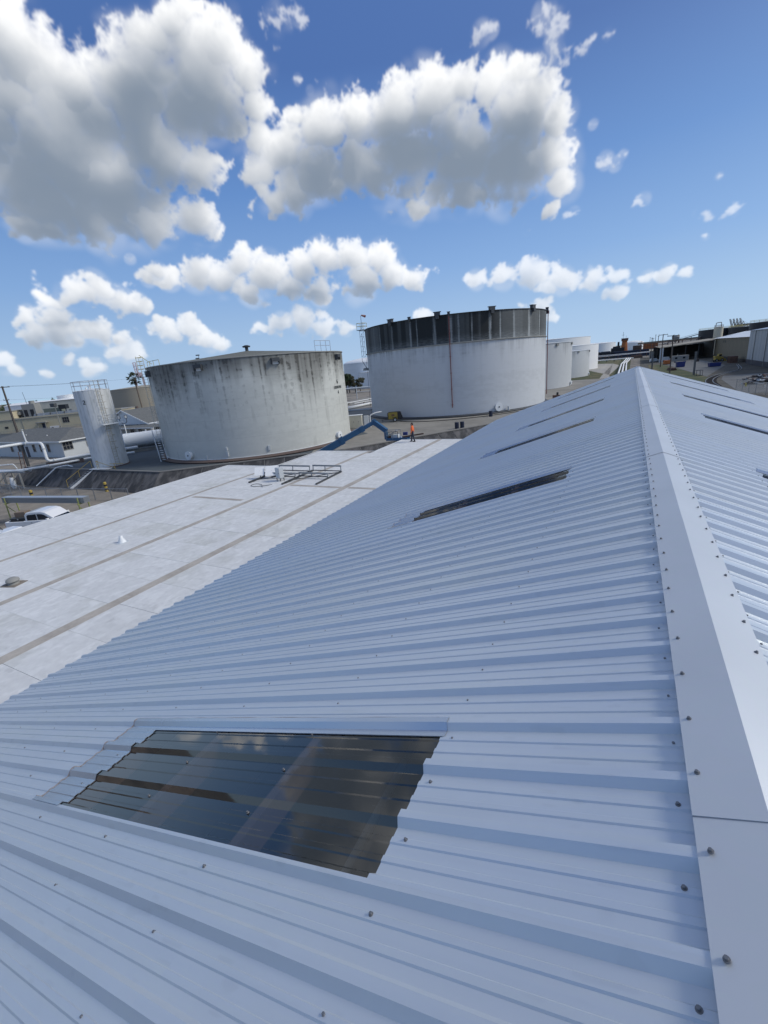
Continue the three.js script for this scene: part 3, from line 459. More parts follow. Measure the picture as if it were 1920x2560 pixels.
{
  const c = thing('control_cabinet', 'pale grey control cabinet on legs between the roof frames', 'cabinet', [-21.85, FR + 0.003, -23.9], -0.35);
  obj('box', rbx(0.55, 0.72, 0.35, 0.02, 0, 0.22, 0), M.paleGrey, c); obj('door', rbx(0.5, 0.66, 0.02, 0.008, 0, 0.25, 0.185), M.paleGrey, c); obj('handle', bx(0.03, 0.09, 0.02, 0.19, 0.52, 0.197), M.darkSteel, c);
  for (const [a, b] of [[-1, -1], [1, -1], [-1, 1], [1, 1]]) obj('leg', bx(0.04, 0.22, 0.04, a * 0.24, 0, b * 0.14), M.darkSteel, c);
  for (const [n, x, z, l] of [[0, -24.1, -24.3, 'smaller white tilted panel on a post beside the roof frame'], [1, -23.2, -24.6, 'larger white tilted panel on a post next to the control cabinet']]) {
    const p = thing('tilted_panel', l, 'panel', [x, FR + 0.003, z], 0.55, 'white tilted panels on the roof frame');
    obj('panel', bx(0.7 + n * 0.2, 0.03, 0.75 + n * 0.15, 0, 0.5, 0, 0, 0.75), M.whiteAndSunlit, p); obj('post', bar([0, 0, -0.1], [0, 0.55, -0.02], 0.05, 0.05), M.darkSteel, p); obj('foot', bx(0.3, 0.02, 0.3, 0, 0, -0.1), M.darkSteel, p);
  }
  const h = thing('cable_loop', 'loose grey cable looped on the white roof beside the frame', 'cable', [-22.6, FR + 0.015, -22.4]);
  obj('cable', new THREE.TubeGeometry(new THREE.CatmullRomCurve3([V(0.9, 0, -0.4), V(0.5, 0.02, 0.1), V(-0.1, 0.01, 0.3), V(-0.6, 0.02, 0.05), V(-0.5, 0.01, -0.35), V(0.1, 0.03, -0.2), V(0.7, 0.02, 0.35)]), 50, 0.016, 6).toNonIndexed(), M.darkSteel, h);
}

// ------------------------------------------------------------------ storage tanks
const pol = (r, deg, y) => [r * Math.sin(deg * Math.PI / 180), y, -r * Math.cos(deg * Math.PI / 180)];   // bearing round a tank, 0 = -z, 90 = +x
function shell(r, y0, y1, seg = 128) {   // u runs once round by bearing, v from foot to top
  const pos = [], uv = [], nor = [];
  for (let i = 0; i < seg; i++) {
    const a = i / seg * 360, b = (i + 1) / seg * 360, q = [[a, y0, 0], [b, y1, 1], [b, y0, 0], [a, y0, 0], [a, y1, 1], [b, y1, 1]];
    for (const [d, y, v] of q) { pos.push(...pol(r, d, y)); nor.push(...pol(1, d, 0)); uv.push(d / 360, v); }
  }
  const g = new THREE.BufferGeometry(); g.setAttribute('position', new THREE.Float32BufferAttribute(pos, 3)); g.setAttribute('normal', new THREE.Float32BufferAttribute(nor, 3)); g.setAttribute('uv', new THREE.Float32BufferAttribute(uv, 2)); return g;
}
function coneRoof(r, y, rise) { const g = new THREE.ConeGeometry(r, rise, 64, 1, true); g.translate(0, y + rise / 2, 0); return g.toNonIndexed(); }
function dome(r, y, rise) { const p = []; for (let k = 0; k <= 12; k++) { const t = k / 12; p.push([r * Math.cos(t * Math.PI / 2) + 0.001, y + rise * Math.sin(t * Math.PI / 2)]); } return lathe(p, 48); }
function hoop(r, y, h, w) { return lathe([[r, y], [r + w, y], [r + w, y + h], [r, y + h]], 96); }
function manway(parent, r, deg, y, size, m = M.white) {
  const g = new THREE.Group(); g.name = 'manway'; g.position.set(...pol(r, deg, y)); g.rotation.y = -deg * Math.PI / 180 + Math.PI; parent.add(g);
  const c = cy(size, size, 0.34, 0, 0, 0, 22); c.rotateX(Math.PI / 2); obj('neck', c, m, g);
  const f = cy(size * 1.25, size * 1.25, 0.07, 0, 0, 0, 22); f.rotateX(Math.PI / 2); f.translate(0, 0, 0.34); obj('flange', f, m, g);
  const k = cy(size * 0.22, size * 0.22, 0.05, 0, 0, 0, 12); k.rotateX(Math.PI / 2); k.translate(0, 0, 0.41); obj('hub', k, M.darkSteel, g);
}
function railing(pts, h, r = 0.03, mid = true) {   // posts and rails along points at foot level
  const g = []; for (let i = 0; i < pts.length; i++) { const p = pts[i]; g.push(rod(p, [p[0], p[1] + h, p[2]], r, 5)); if (i) for (const k of mid ? [1, 0.55] : [1]) { const q = pts[i - 1]; g.push(rod([q[0], q[1] + h * k, q[2]], [p[0], p[1] + h * k, p[2]], r, 5)); } } return g;
}
const flat = THREE.ClampToEdgeWrapping;
function mat2(map, rough = 0.6) { map.wrapS = THREE.RepeatWrapping; map.wrapT = flat; return new THREE.MeshStandardMaterial({ side: THREE.DoubleSide, roughness: rough, map }); }
const font = await new FontLoader().loadAsync('fonts/droid/droid_sans_bold.typeface.json');

// tank beside the flat roof: cone roof, black mould streaks running down from the rim
{
  const R = 12.87, H = 11.5, t = thing('storage_tank', 'pale grey cone roofed storage tank with black mould streaks below its rim', 'storage tank', [-47.07, PAD, -49.68]);
  const map = tex(1536, 384, (u, v) => {
    const col1 = fb(u, 0.3, 90, 4, 301), col2 = fb(u, 0.7, 300, 3, 302), big = fb(u, 0.2, 14, 3, 303), grain = fb(u * 1, v * 0.25, 128, 4, 304), cloudy = fb(u, v, 12, 5, 305), top = 1 - v;
    const len = 0.12 + 0.46 * big * big * 1.6 + 0.26 * (col1 - 0.35), w = clamp((col2 * 0.6 + col1 * 0.5 - 0.18) * 1.5);
    const st = sst(len * 1.15, len * 0.12, top) * (0.62 + 0.38 * w), fine = sst(0.56, 0.72, col2 * 0.55 + grain * 0.45) * sst(0.95, 0.1, top) * 0.35;
    const film = 0.10 * sst(0.35, 0.7, cloudy * 0.5 + grain * 0.5);
    const wl = Math.abs(((v * 5 + 0.5) % 1) - 0.5) < 0.012 ? 0.10 * (0.4 + grain) : 0, pl = Math.abs(((u * 34 + Math.floor(v * 5 + 0.5) * 0.5) % 1) - 0.5) < 0.006 ? 0.05 : 0, rust = sst(0.72, 0.8, vn(u * 240, v * 3, 240, 308)) * sst(0.5, 0.75, vn(u * 60, v * 5, 60, 309)) * 0.22;
    const d = clamp(st * 0.86 + fine + film + wl + pl + rust * 0.5, 0, 0.95), pale = 0.04 * (sst(0.6, 0.75, grain) - 0.3);
    return [mixv(0.60 + pale, 0.055, d), mixv(0.61 + pale, 0.054, d), mixv(0.565 + pale, 0.047, d)];
  });
  obj('shell', shell(R, 0.35, H), mat2(map), t);
  obj('foundation_ring', [lathe([[R - 0.1, 0], [R + 0.75, 0], [R + 0.7, 0.24], [R - 0.1, 0.3]], 96)], M.brick, t); obj('base_flange', hoop(R - 0.02, 0.3, 0.06, 0.1), M.white, t);
  obj('roof', coneRoof(R + 0.06, H, 1.25), new THREE.MeshStandardMaterial({ side: THREE.DoubleSide, roughness: 0.85, map: grimy(0.15, 0.15, 0.125, 0.35, 3) }), t);
  obj('rim_angle', hoop(R, H - 0.1, 0.12, 0.09), M.trimGrey, t);
  obj('centre_vent', [cy(0.22, 0.22, 0.55, 0, H + 1.15, 0), cy(0.55, 0.5, 0.16, 0, H + 1.7, 0), cy(0.2, 0.5, 0.12, 0, H + 1.86, 0)], M.darkSteel, t);
  for (const d of [162, 124, 78, 205, 40]) { const g = new THREE.Group(); g.name = 'overflow_vent'; g.position.set(...pol(R, d, H - 1.15)); g.rotation.y = Math.PI - d * Math.PI / 180; t.add(g); obj('hood', [bx(0.95, 0.12, 0.42, 0, 0.62, 0.21), bx(0.08, 0.6, 0.4, -0.44, 0.05, 0.2), bx(0.08, 0.6, 0.4, 0.44, 0.05, 0.2), bx(0.9, 0.3, 0.05, 0, 0.35, 0.4)], M.darkSteel, g); obj('screen', bx(0.78, 0.5, 0.05, 0, 0.05, 0.03), M.white, g); }
  manway(t, R, 179, 0.95, 0.42); manway(t, R, 88, 0.95, 0.42);
  for (const [d, y, s] of [[156, 1.3, 0.1], [168, 0.5, 0.08], [134, 0.8, 0.14], [156, 0.6, 0.14]]) { const b = bx(s * 2, s * 4, 0.16, 0, 0, 0.06); const o = obj('shell_bracket', b, M.paleGrey, t); o.position.set(...pol(R, d, y)); o.rotation.y = Math.PI - d * Math.PI / 180; }
  // rim platform railings
  obj('rim_railing', railing([98, 93, 88, 83].map((d) => pol(R - 0.15, d, H)), 1.25, 0.03), M.galv, t);
  obj('gauge_railing', railing([212, 204, 197, 190].map((d) => pol(R - 0.25, d, H + 0.05)), 0.6, 0.03, false), M.paleYellow, t);
  // ladder and stair at the left side
  const lp = (a, y, o) => pol(R + o, a, y);
  const lad = []; for (const o of [0.25, 0.7]) lad.push(rod(lp(207, 3.2, o), lp(207, H + 1.1, o), 0.035, 6)); for (let y = 3.4; y < H + 0.6; y += 0.32) lad.push(rod(lp(207, y, 0.25), lp(207, y, 0.7), 0.018, 4));
  obj('ladder', lad, M.cream, t);
  const cage = []; for (let y = H - 0.1; y < H + 1.4; y += 0.45) cage.push(rod(lp(207, y, 0.2), lp(211, y, 0.9), 0.03, 5), rod(lp(211, y, 0.9), lp(214, y, 0.3), 0.03, 5)); cage.push(rod(lp(211, H - 0.2, 0.9), lp(211, H + 1.4, 0.9), 0.03, 5), rod(lp(209, H + 1.5, 0.5), lp(199, H + 0.3, -0.2), 0.035, 5));
  obj('ladder_cage', cage, M.paleYellow, t);
  const st = new THREE.Group(); st.name = 'stair'; t.add(st);
  for (let k = 0; k < 11; k++) { const y = 0.25 + k * 0.29, a = 203.5 + k * 0.35, q = obj('tread', bx(0.8, 0.04, 0.26), M.paleGrey, st); q.position.set(...pol(R + 0.75, a, y)); q.rotation.y = Math.PI - a * Math.PI / 180; }
  obj('stringer', [bar(pol(R + 0.33, 203, 0.05), pol(R + 0.33, 207.6, 3.3), 0.05, 0.2), bar(pol(R + 1.17, 203, 0.05), pol(R + 1.17, 207.4, 3.3), 0.05, 0.2)], M.white, st);
  obj('handrail', [rod(pol(R + 1.17, 203, 1.0), pol(R + 1.17, 207.4, 4.3), 0.03, 5), rod(pol(R + 1.17, 203, 0.1), pol(R + 1.17, 203, 1.0), 0.03, 5), rod(pol(R + 1.17, 207.4, 3.2), pol(R + 1.17, 207.4, 4.4), 0.04, 5)], M.galv, st);
  // painted lettering
  const ink = mat(0.035, 0.045, 0.05, 0.8), write = (s, size, y) => { const g = new TextGeometry(s, { font, size, depth: 0.012, curveSegments: 3 }); g.computeBoundingBox(); g.translate(-(g.boundingBox.max.x + g.boundingBox.min.x) / 2, y, 0); return g; };
  const w = obj('lettering', [write('6', 0.5, 0.62), write('GASOLINE', 0.34, 0), write('4', 0.42, -0.68)], ink, t); w.position.set(...pol(R + 0.035, 81, 6.85)); w.rotation.y = Math.PI - 81 * Math.PI / 180;
}

// larger tank behind: bare dark upper course, red pipes
{
  const R = 16.78, H = 15.75, B = 11.55, t = thing('storage_tank', 'big open topped storage tank with soot black upper band and two red pipes', 'storage tank', [-30.78, PAD, -88.35]);
  const light = [[-151, 0.8], [-162, 1.4], [-175, 1.3], [-179, 0.7], [171, 1.7], [162, 1.2], [158, 1], [151, 0.8], [141, 1.6], [135, 1.0], [126, 1.5], [114, 1.9], [102, 1]];
  const bandMap = tex(1536, 192, (u, v) => {
    const deg = u * 360, c1 = fb(u, 0.4, 120, 4, 401), c2 = fb(u, v * 0.2, 256, 3, 402), big = fb(u, v, 16, 5, 403), d180 = deg > 180 ? deg - 360 : deg;
    let p = 0; for (const [a, w] of light) { let q = Math.abs(d180 - a); if (q > 180) q = 360 - q; const ww = w * (0.32 + 0.5 * fb(u, v, 64, 3, 404)); const hh = hash(Math.round(a), 3, 9), run = 0.25 + 0.75 * vn(u * 900, v * 4, 900, 405); p = Math.max(p, sst(ww * 1.3, ww * 0.1, q) * (0.6 + 0.5 * hh) * run * (0.25 + 0.75 * sst(0.02, 0.6, 1 - v + c2 * 0.4))); }
    const left = sst(0.5, 0.66, fb(u, 0.6, 20, 3, 407)), grey = left * 0.24 + 0.12 * sst(0.5, 0.7, c1) + sst(0.35, 0.02, v) * 0.4 * c2;
    const k = clamp(grey * (0.8 + 0.3 * c2) + p * 1.15, 0, 1);
    return [mixv(0.012, 0.36, k), mixv(0.016, 0.385, k), mixv(0.017, 0.385, k)];
  });
  const lowMap = tex(1536, 384, (u, v) => {
    const c1 = fb(u, 0.5, 110, 4, 411), c2 = fb(u, 0.1, 330, 3, 412), g = fb(u, v * 0.2, 128, 4, 413), cl = fb(u, v, 10, 5, 414), top = 1 - v, more = 0.4 + 0.6 * sst(0.42, 0.6, cl);
    const len = 0.08 + 0.45 * c1 * c1, d = sst(len, len * 0.1, top) * clamp((c2 + c1 - 0.75) * 2) * 0.55 * more + 0.09 * sst(0.45, 0.7, g * 0.5 + cl * 0.5) + sst(0.6, 0.75, c2) * 0.10 * sst(0.8, 0.1, top) * more + (Math.abs(((v * 5 + 0.5) % 1) - 0.5) < 0.012 ? 0.07 * (0.4 + g) : 0) + (Math.abs(((u * 44 + Math.floor(v * 5 + 0.5) * 0.5) % 1) - 0.5) < 0.006 ? 0.04 : 0);
    return [mixv(0.585, 0.11, d), mixv(0.605, 0.113, d), mixv(0.615, 0.115, d)];
  });
  obj('shell', shell(R, 0.3, B), mat2(lowMap), t); const band = obj('upper_band', [shell(R + 0.005, B, H), shell(R - 0.12, B + 0.5, H)], mat2(bandMap, 0.75), t); band.userData.label = 'soot black upper band with pale vertical streaks';
  obj('floating_roof', cy(R - 0.13, R - 0.13, 0.2, 0, H - 3.2, 0, 96), M.trimGrey, t);
  obj('wind_girder', hoop(R, B - 0.12, 0.16, 0.16), M.trimGrey, t); obj('top_rim', hoop(R - 0.12, H - 0.02, 0.1, 0.24), M.darkSteel, t);
  obj('foundation_ring', lathe([[R - 0.1, 0], [R + 0.6, 0], [R + 0.5, 0.22], [R - 0.1, 0.34]], 96), M.darkSteel, t);
  for (const d of [-162, 169, 163, 140, 111, 81, -175]) { const o = obj('foam_pourer', [bx(0.9, 0.45, 0.5, 0, 0, 0), bx(0.5, 0.5, 0.55, 0, -0.5, 0.1), bx(1.2, 0.1, 0.55, 0, 0.45, 0)], M.darkSteel, t); o.position.set(...pol(R + 0.1, d, H + 0.05)); o.rotation.y = Math.PI - d * Math.PI / 180; if (d === 163 || d === -175) o.scale.set(0.45, 0.7, 0.6); }
  obj('fire_pipe', [rod(pol(R + 0.28, 163, 1.6), pol(R + 0.28, 163, H - 0.2), 0.075, 8)], M.redPipe, t); obj('fire_pipe', [rod(pol(R + 0.28, 82, 1.4), pol(R + 0.28, 82, H), 0.075, 8)], M.redPipe, t);
  obj('pipe_clip', [2, 4.5, 7, 9.5, 13].map((y) => { const g = bx(0.25, 0.08, 0.3); move(g, ...pol(R + 0.14, 163, y), Math.PI - 163 * Math.PI / 180); return g; }), M.redPipe, t);
  manway(t, R, 137, 1.0, 0.55); obj('valve', [bx(0.25, 0.6, 0.3), cy(0.16, 0.16, 0.1, 0, 0.6, 0)].map((g) => move(g, ...pol(R + 0.35, 131, 0.25))), M.paleGrey, t);
  // stair tower and platform at the left side
  const s = []; const a0 = -121; for (let k = 0; k < 26; k++) { const y = B - 0.6 + k * 0.17, a = a0 + Math.sin(k * 0.35) * 0.4, o = obj('tread', bx(0.7, 0.04, 0.24), M.galv, t); o.position.set(...pol(R + 0.62, a, y)); o.rotation.y = Math.PI - a * Math.PI / 180; }
  for (const o of [0.25, 1.0]) s.push(rod(pol(R + o, a0, o > 0.5 ? B - 1.2 : 0.1), pol(R + o, a0 - 0.8, H + 0.1), 0.03, 5)); s.push(rod(pol(R + 1.0, a0, B - 1.2), pol(R + 0.25, a0, B - 2.6), 0.05, 6));
  for (let y = B - 0.4; y < H; y += 0.9) s.push(rod(pol(R + 0.25, a0, y), pol(R + 1.0, a0, y), 0.02, 5), rod(pol(R + 1.0, a0, y), pol(R + 0.25, a0, y + 0.9), 0.016, 5));
  obj('stair_frame', s, M.darkSteel, t);
  obj('platform', bx(1.5, 0.08, 1.5).translate(...pol(R + 0.5, a0, H + 0.1)), M.darkSteel, t);
  const pc = pol(R + 0.5, a0, H + 0.18), c4 = [[-0.7, -0.7], [0.7, -0.7], [0.7, 0.7], [-0.7, 0.7], [-0.7, -0.7]].map(([x, z]) => [pc[0] + x, pc[1], pc[2] + z]); obj('platform_railing', railing(c4, 1.15, 0.035), M.paleYellow, t);
  obj('windsock_mast', rod(pc, [pc[0], pc[1] + 2.5, pc[2]], 0.035, 6), M.darkSteel, t);
  const ws = lathe([[0.05, 0], [0.13, 0.1], [0.24, 0.9], [0.22, 0.92]], 12); ws.rotateZ(-1.9); ws.translate(pc[0] + 0.1, pc[1] + 2.55, pc[2]); obj('windsock', ws, mat(0.5, 0.25, 0.2, 0.9), t);
  const lampS = lathe([[0.1, 0.5], [0.5, 0.42], [0.62, 0], [0.58, 0]], 16); lampS.translate(...pol(R + 0.45, a0, 8.6)); obj('lamp_shade', lampS, M.trimGrey, t);
}

// narrow upright tank with caged ladder on the pad
{
  const R = 2.0, H = 9.5, t = thing('upright_tank', 'narrow upright white tank with a rooftop railing and side ladder', 'storage tank', [-59.5, PAD, -34.6]);
  const map = tex(384, 384, (u, v) => { const c1 = fb(u, 0.5, 40, 4, 501), c2 = fb(u, v * 0.25, 60, 4, 502), d = sst(0.58, 0.75, c1) * sst(1, 0.2, 1 - v) * 0.22 + 0.12 * sst(0.45, 0.7, c2), g = sst(0.6, 0.72, c1 * 0.5 + c2 * 0.5) * 0.12; return [mixv(0.66, 0.2, d) - g * 0.3, mixv(0.68, 0.21, d) - g * 0.26, mixv(0.68, 0.2, d) - g * 0.3]; });
  obj('shell', shell(R, 0.08, H, 64), mat2(map), t); obj('roof', coneRoof(R + 0.03, H, 0.22), M.white, t); obj('base', cy(R + 0.12, R + 0.14, 0.1, 0, 0, 0, 48), M.rust, t);
  const ring = []; for (let d = 0; d <= 360; d += 30) ring.push(pol(R - 0.06, d, H)); obj('rooftop_railing', railing(ring, 1.1, 0.028), M.galv, t);
  const lad = [], a = 103; for (const k of [-0.22, 0.22]) lad.push(rod(pol(R + 0.25, a + k * 26, 0.1), pol(R + 0.25, a + k * 26, H + 1.1), 0.028, 5)); for (let y = 0.3; y < H + 0.6; y += 0.32) lad.push(rod(pol(R + 0.25, a - 5.7, y), pol(R + 0.25, a + 5.7, y), 0.015, 4)); obj('ladder', lad, mat(0.36, 0.33, 0.25, 0.8), t);
  const hoops = []; for (let y = 2.4; y < H + 1.1; y += 0.8) { if (Math.abs(y - 5.6) < 0.3) continue; const p = [pol(R + 0.25, a - 6, y), pol(R + 0.75, a - 9, y), pol(R + 0.95, a, y), pol(R + 0.75, a + 9, y), pol(R + 0.25, a + 6, y)]; for (let k = 1; k < 5; k++) hoops.push(rod(p[k - 1], p[k], 0.018, 4)); } hoops.push(rod(pol(R + 0.95, a, 2.4), pol(R + 0.95, a, H + 1), 0.018, 4)); obj('ladder_cage', hoops, mat(0.36, 0.33, 0.25, 0.8), t);
  const pl = new THREE.Group(); pl.name = 'landing'; pl.position.set(...pol(R + 0.5, 92, 5.3)); pl.rotation.y = Math.PI - 92 * Math.PI / 180; t.add(pl);
  obj('deck', bx(2.6, 0.12, 0.95, 0, 0, 0), M.white, pl); obj('railing', railing([[-1.3, 0.1, -0.3], [-1.3, 0.1, 0.45], [0, 0.1, 0.45], [1.3, 0.1, 0.45], [1.3, 0.1, -0.3]], 1.05, 0.028), M.galv, pl); obj('bracket', [bar([-1, 0, 0.4], [-1, -0.9, -0.4], 0.06, 0.06), bar([1, 0, 0.4], [1, -0.9, -0.4], 0.06, 0.06)], M.white, pl);
  obj('roof_fitting', [cy(0.14, 0.14, 0.3, 0.5, H + 0.15, 0.4), cy(0.22, 0.22, 0.08, 0.5, H + 0.45, 0.4), cy(0.1, 0.1, 0.25, -0.6, H + 0.12, 0.2)], M.white, t);
  const g = new TextGeometry('2', { font, size: 0.5, depth: 0.01, curveSegments: 3 }); const w = obj('lettering', g, mat(0.05, 0.06, 0.07, 0.8), t); w.position.set(...pol(R + 0.01, 158, H - 1.6)); w.rotation.y = Math.PI - 158 * Math.PI / 180;
}
// tanks in the row behind, and far tanks with sunlight put into their white
function plainTank(label, x, z, y, R, H, m, opt = {}) {
  const t = thing('storage_tank', label, 'storage tank', [x, y, z], 0, opt.group);
  obj('shell', shell(R, 0.05, H, 72), m, t);
  if (opt.dome) obj('roof', dome(R, H, opt.dome), opt.roof ?? M.whiteAndSunlit, t); else obj('roof', coneRoof(R + 0.05, H, opt.rise ?? 0.8), opt.roof ?? m, t);
  obj('rim_angle', hoop(R, H - 0.1, 0.15, 0.1), opt.trim ?? M.paleGrey, t);
  if (opt.parts) { manway(t, R, opt.parts, 0.8, 0.4); obj('rim_vent', [0, 30, 60].map((d) => move(bx(0.7, 0.5, 0.4), ...pol(R + 0.1, opt.parts - 30 + d, H - 0.7), Math.PI - (opt.parts - 30 + d) * Math.PI / 180)), M.trimGrey, t); }
  return t;
}
const streaky = (k, w) => mat2(tex(768, 192, (u, v) => { const c1 = fb(u, 0.5, 60, 4, 600 + k), c2 = fb(u, v * 0.2, 128, 4, 610 + k), d = (sst(0.1 + 0.5 * c1 * c1, 0.02, 1 - v) * clamp((c1 - 0.4) * 3) * 0.4 + 0.10 * c2); return [mixv(w, 0.15, d), mixv(w * 1.03, 0.16, d), mixv(w * 1.03, 0.16, d)]; }));
plainTank('pale grey storage tank with rim streaks beside the soot banded tank', -27.7, -129.5, PAD, 14, 10.7, streaky(1, 0.54), { parts: 95 });
plainTank('low pale grey tank between the streaked tank and the bright white tank', -33, -208, 0, 18, 9.9, streaky(2, 0.58), { parts: 95 });
plainTank('bright white sunlit tank with a plain rim beside the gravel road', -37.5, -274, 0, 22, 12.1, M.whiteAndSunlit, { trim: M.whiteAndSunlit, roof: M.whiteAndSunlit });
plainTank('tallest bright white sunlit tank behind the smaller white tank', -55, -352, 0, 30, 17.7, M.whiteAndSunlit, { rise: 1.2, trim: M.whiteAndSunlit, roof: M.whiteAndSunlit });
plainTank('wide white tank with pale blue shaded wall behind the tugboat', -42, -605, 0, 26, 13.6, M.whiteAndSunlit, { dome: 1.2 });
plainTank('white domed tank beyond the orange deck cargo', 4, -905, 0, 14, 10.6, M.whiteAndSunlit, { dome: 3.8 });
plainTank('white domed tank far off seen between the two big tanks', -142, -262, 0, 20, 14.2, M.white, { dome: 3.2, roof: M.whiteAndSunlit });
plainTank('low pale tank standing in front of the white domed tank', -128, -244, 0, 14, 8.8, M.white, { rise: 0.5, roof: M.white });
plainTank('tan storage tank with wall ribs beyond the palm tree', -246, -173, 0, 17, 12.1, M.tan, { rise: 1.2, roof: M.tan, trim: M.tan });
plainTank('sunlit white round tank over the beige building roofs', -440, -238, 0, 10, 12.4, M.whiteAndSunlit, { rise: 0.6, group: 'far white tanks' });
plainTank('sunlit white tank just right of the narrow upright tank', -426, -264, 0, 12, 11.8, M.whiteAndSunlit, { rise: 0.5, group: 'far white tanks' });
for (const [x, z, r, h, l] of [[56, -425, 13, 15, 'black storage tank behind the rusty white silo'], [72, -405, 14, 14.5, 'long black tank behind the white shed roof'], [63, -322, 8, 15.2, 'black tank with rim railing above the pale metal shed']]) {
  const t = plainTank(l, x, z, 0, r, h, M.black, { rise: 0.4, roof: M.trimGrey, trim: M.trimGrey }); const ring = []; for (let d = 0; d <= 360; d += 20) ring.push(pol(r - 0.1, d, h)); obj('rim_railing', railing(ring, 1.2, 0.05), M.paleYellow, t);
}
{
  const t = plainTank('cream rust stained silo in front of the black tanks', 48.6, -376, 0, 2.5, 15.6, new THREE.MeshStandardMaterial({ roughness: 0.7, map: grimy(0.62, 0.56, 0.42, 0.35, 4) }), { rise: 0.4 });
  obj('pipe_bend', path([[-1.6, 15.5, 0], [-1.6, 18.2, 0], [1.2, 18.4, 0], [1.2, 15.6, 0]], 0.22, 8, 0.6), M.trimGrey, t); const ring = []; for (let d = 0; d <= 360; d += 30) ring.push(pol(2.4, d, 15.7)); obj('rim_railing', railing(ring, 1.1, 0.05), M.rust, t);
}
{ // white horizontal tank on saddles
  const t = thing('horizontal_tank', 'white horizontal cylinder tank on saddles behind the narrow upright tank', 'storage tank', [-70.6, PAD, -49.3], Math.atan2(3.9, 2.9));
  const p = []; for (let k = 0; k <= 6; k++) p.push([1.15 * Math.sin(k / 6 * Math.PI / 2) + 0.001, -0.28 * Math.cos(k / 6 * Math.PI / 2) - 4.4]); const body = [...p, ...p.slice().reverse().map(([r, y]) => [r, -y])]; const g = lathe(body, 36); g.rotateZ(Math.PI / 2); g.translate(0, 1.25, 0); obj('vessel', g, M.white, t);
  for (const x of [-3, 0, 3]) obj('saddle', bx(0.3, 0.75, 1.7, x, 0, 0), M.concrete, t); obj('nozzle', cy(0.1, 0.1, 0.3, -1, 2.35, 0), M.white, t);
  const s = thing('yellow_steps', 'short yellow steps and rail at the end of the horizontal tank', 'steps', [-74.2, PAD, -43.8], 0.6);
  for (let k = 0; k < 5; k++) obj('tread', bx(0.8, 0.05, 0.25, 0, 0.15 + k * 0.24, -k * 0.25), M.paleYellow, s); obj('stringer', [bar([-0.42, 0, 0.1], [-0.42, 1.3, -1.1], 0.05, 0.14), bar([0.42, 0, 0.1], [0.42, 1.3, -1.1], 0.05, 0.14)], M.paleYellow, s); obj('handrail', railing([[0.42, 0.1, 0.1], [0.42, 0.7, -0.5], [0.42, 1.3, -1.1]], 0.9, 0.025), M.paleYellow, s);
  const w = thing('low_wall', 'low concrete kerb wall between the tanks', 'wall', [-66, PAD, -43.5], 0.9); obj('wall', bx(9, 0.45, 0.3), M.concrete, w); obj('coping', bx(9.1, 0.07, 0.4, 0, 0.45, 0), M.apron, w);
}

// ------------------------------------------------------------------ yard in front of the pad
{
  const t = thing('stairway', 'white stair with yellow handrail climbing the dark slope to the upright tank', 'stair', [-60.35, 0, -31]);
  const a = [-0.75, 0.05, 1.3], b = [0.75, 1.95, -1.35], n = 10;
  for (const s of [-0.42, 0.42]) obj('stringer', bar([a[0] + s, a[1], a[2] + s * 0.5], [b[0] + s, b[1], b[2] + s * 0.5], 0.06, 0.26), M.white, t);
  for (let k = 0; k < n; k++) { const q = (k + 0.5) / n; obj('tread', bx(0.84, 0.04, 0.25, mixv(a[0], b[0], q), mixv(a[1], b[1], q) + 0.05, mixv(a[2], b[2], q), 0.5), M.galv, t); }
  obj('handrail', [rod([a[0] - 0.45, 0.05, a[2]], [a[0] - 0.45, 1.05, a[2]], 0.03, 5), rod([a[0] - 0.45, 1.05, a[2]], [b[0] - 0.45, 2.95, b[2]], 0.03, 5), rod([b[0] - 0.45, 1.9, b[2]], [b[0] - 0.45, 2.95, b[2]], 0.03, 5), rod([0 - 0.45, 1.0, 0], [0 - 0.45, 2.0, 0], 0.03, 5)], M.yellow, t);
  obj('landing', bx(3.0, 0.08, 0.9, 2.2, 1.96, -1.3, 0.1), M.white, t);
  const r = thing('guard_rail', 'yellow guard rail on the pad edge in front of the upright tank', 'railing', [-57.3, PAD, -32.35]); obj('rail', railing([[-1.4, 0.1, 0.1], [-1.4, 0.1, -0.1]], 0.95, 0.03), M.yellow, r); obj('rail', [rod([-1.4, 1.05, 0.1], [1.9, 0.25, -0.1], 0.03, 5), rod([1.9, 0.05, -0.1], [1.9, 0.8, -0.1], 0.03, 5), rod([1.2, 0.75, 0], [3.4, 0.75, -0.3], 0.03, 5)], M.yellow, r);
}
for (const [x, z, l] of [[-53.4, -29.6, 'yellow and black banded bollard at the foot of the dark slope'], [-60.3, -25.1, 'yellow and black banded post inside the chain link fence']]) {
  const t = thing('bollard', l, 'bollard', [x, 0, z], 0, 'banded bollards'); for (let k = 0; k < 5; k++) obj('band', cy(0.17, 0.17, 0.22, 0, k * 0.22, 0, 16), k % 2 ? M.black : M.yellow, t); obj('cap', lathe([[0.17, 1.1], [0.12, 1.16], [0.001, 1.18]], 16), M.yellow, t);
}
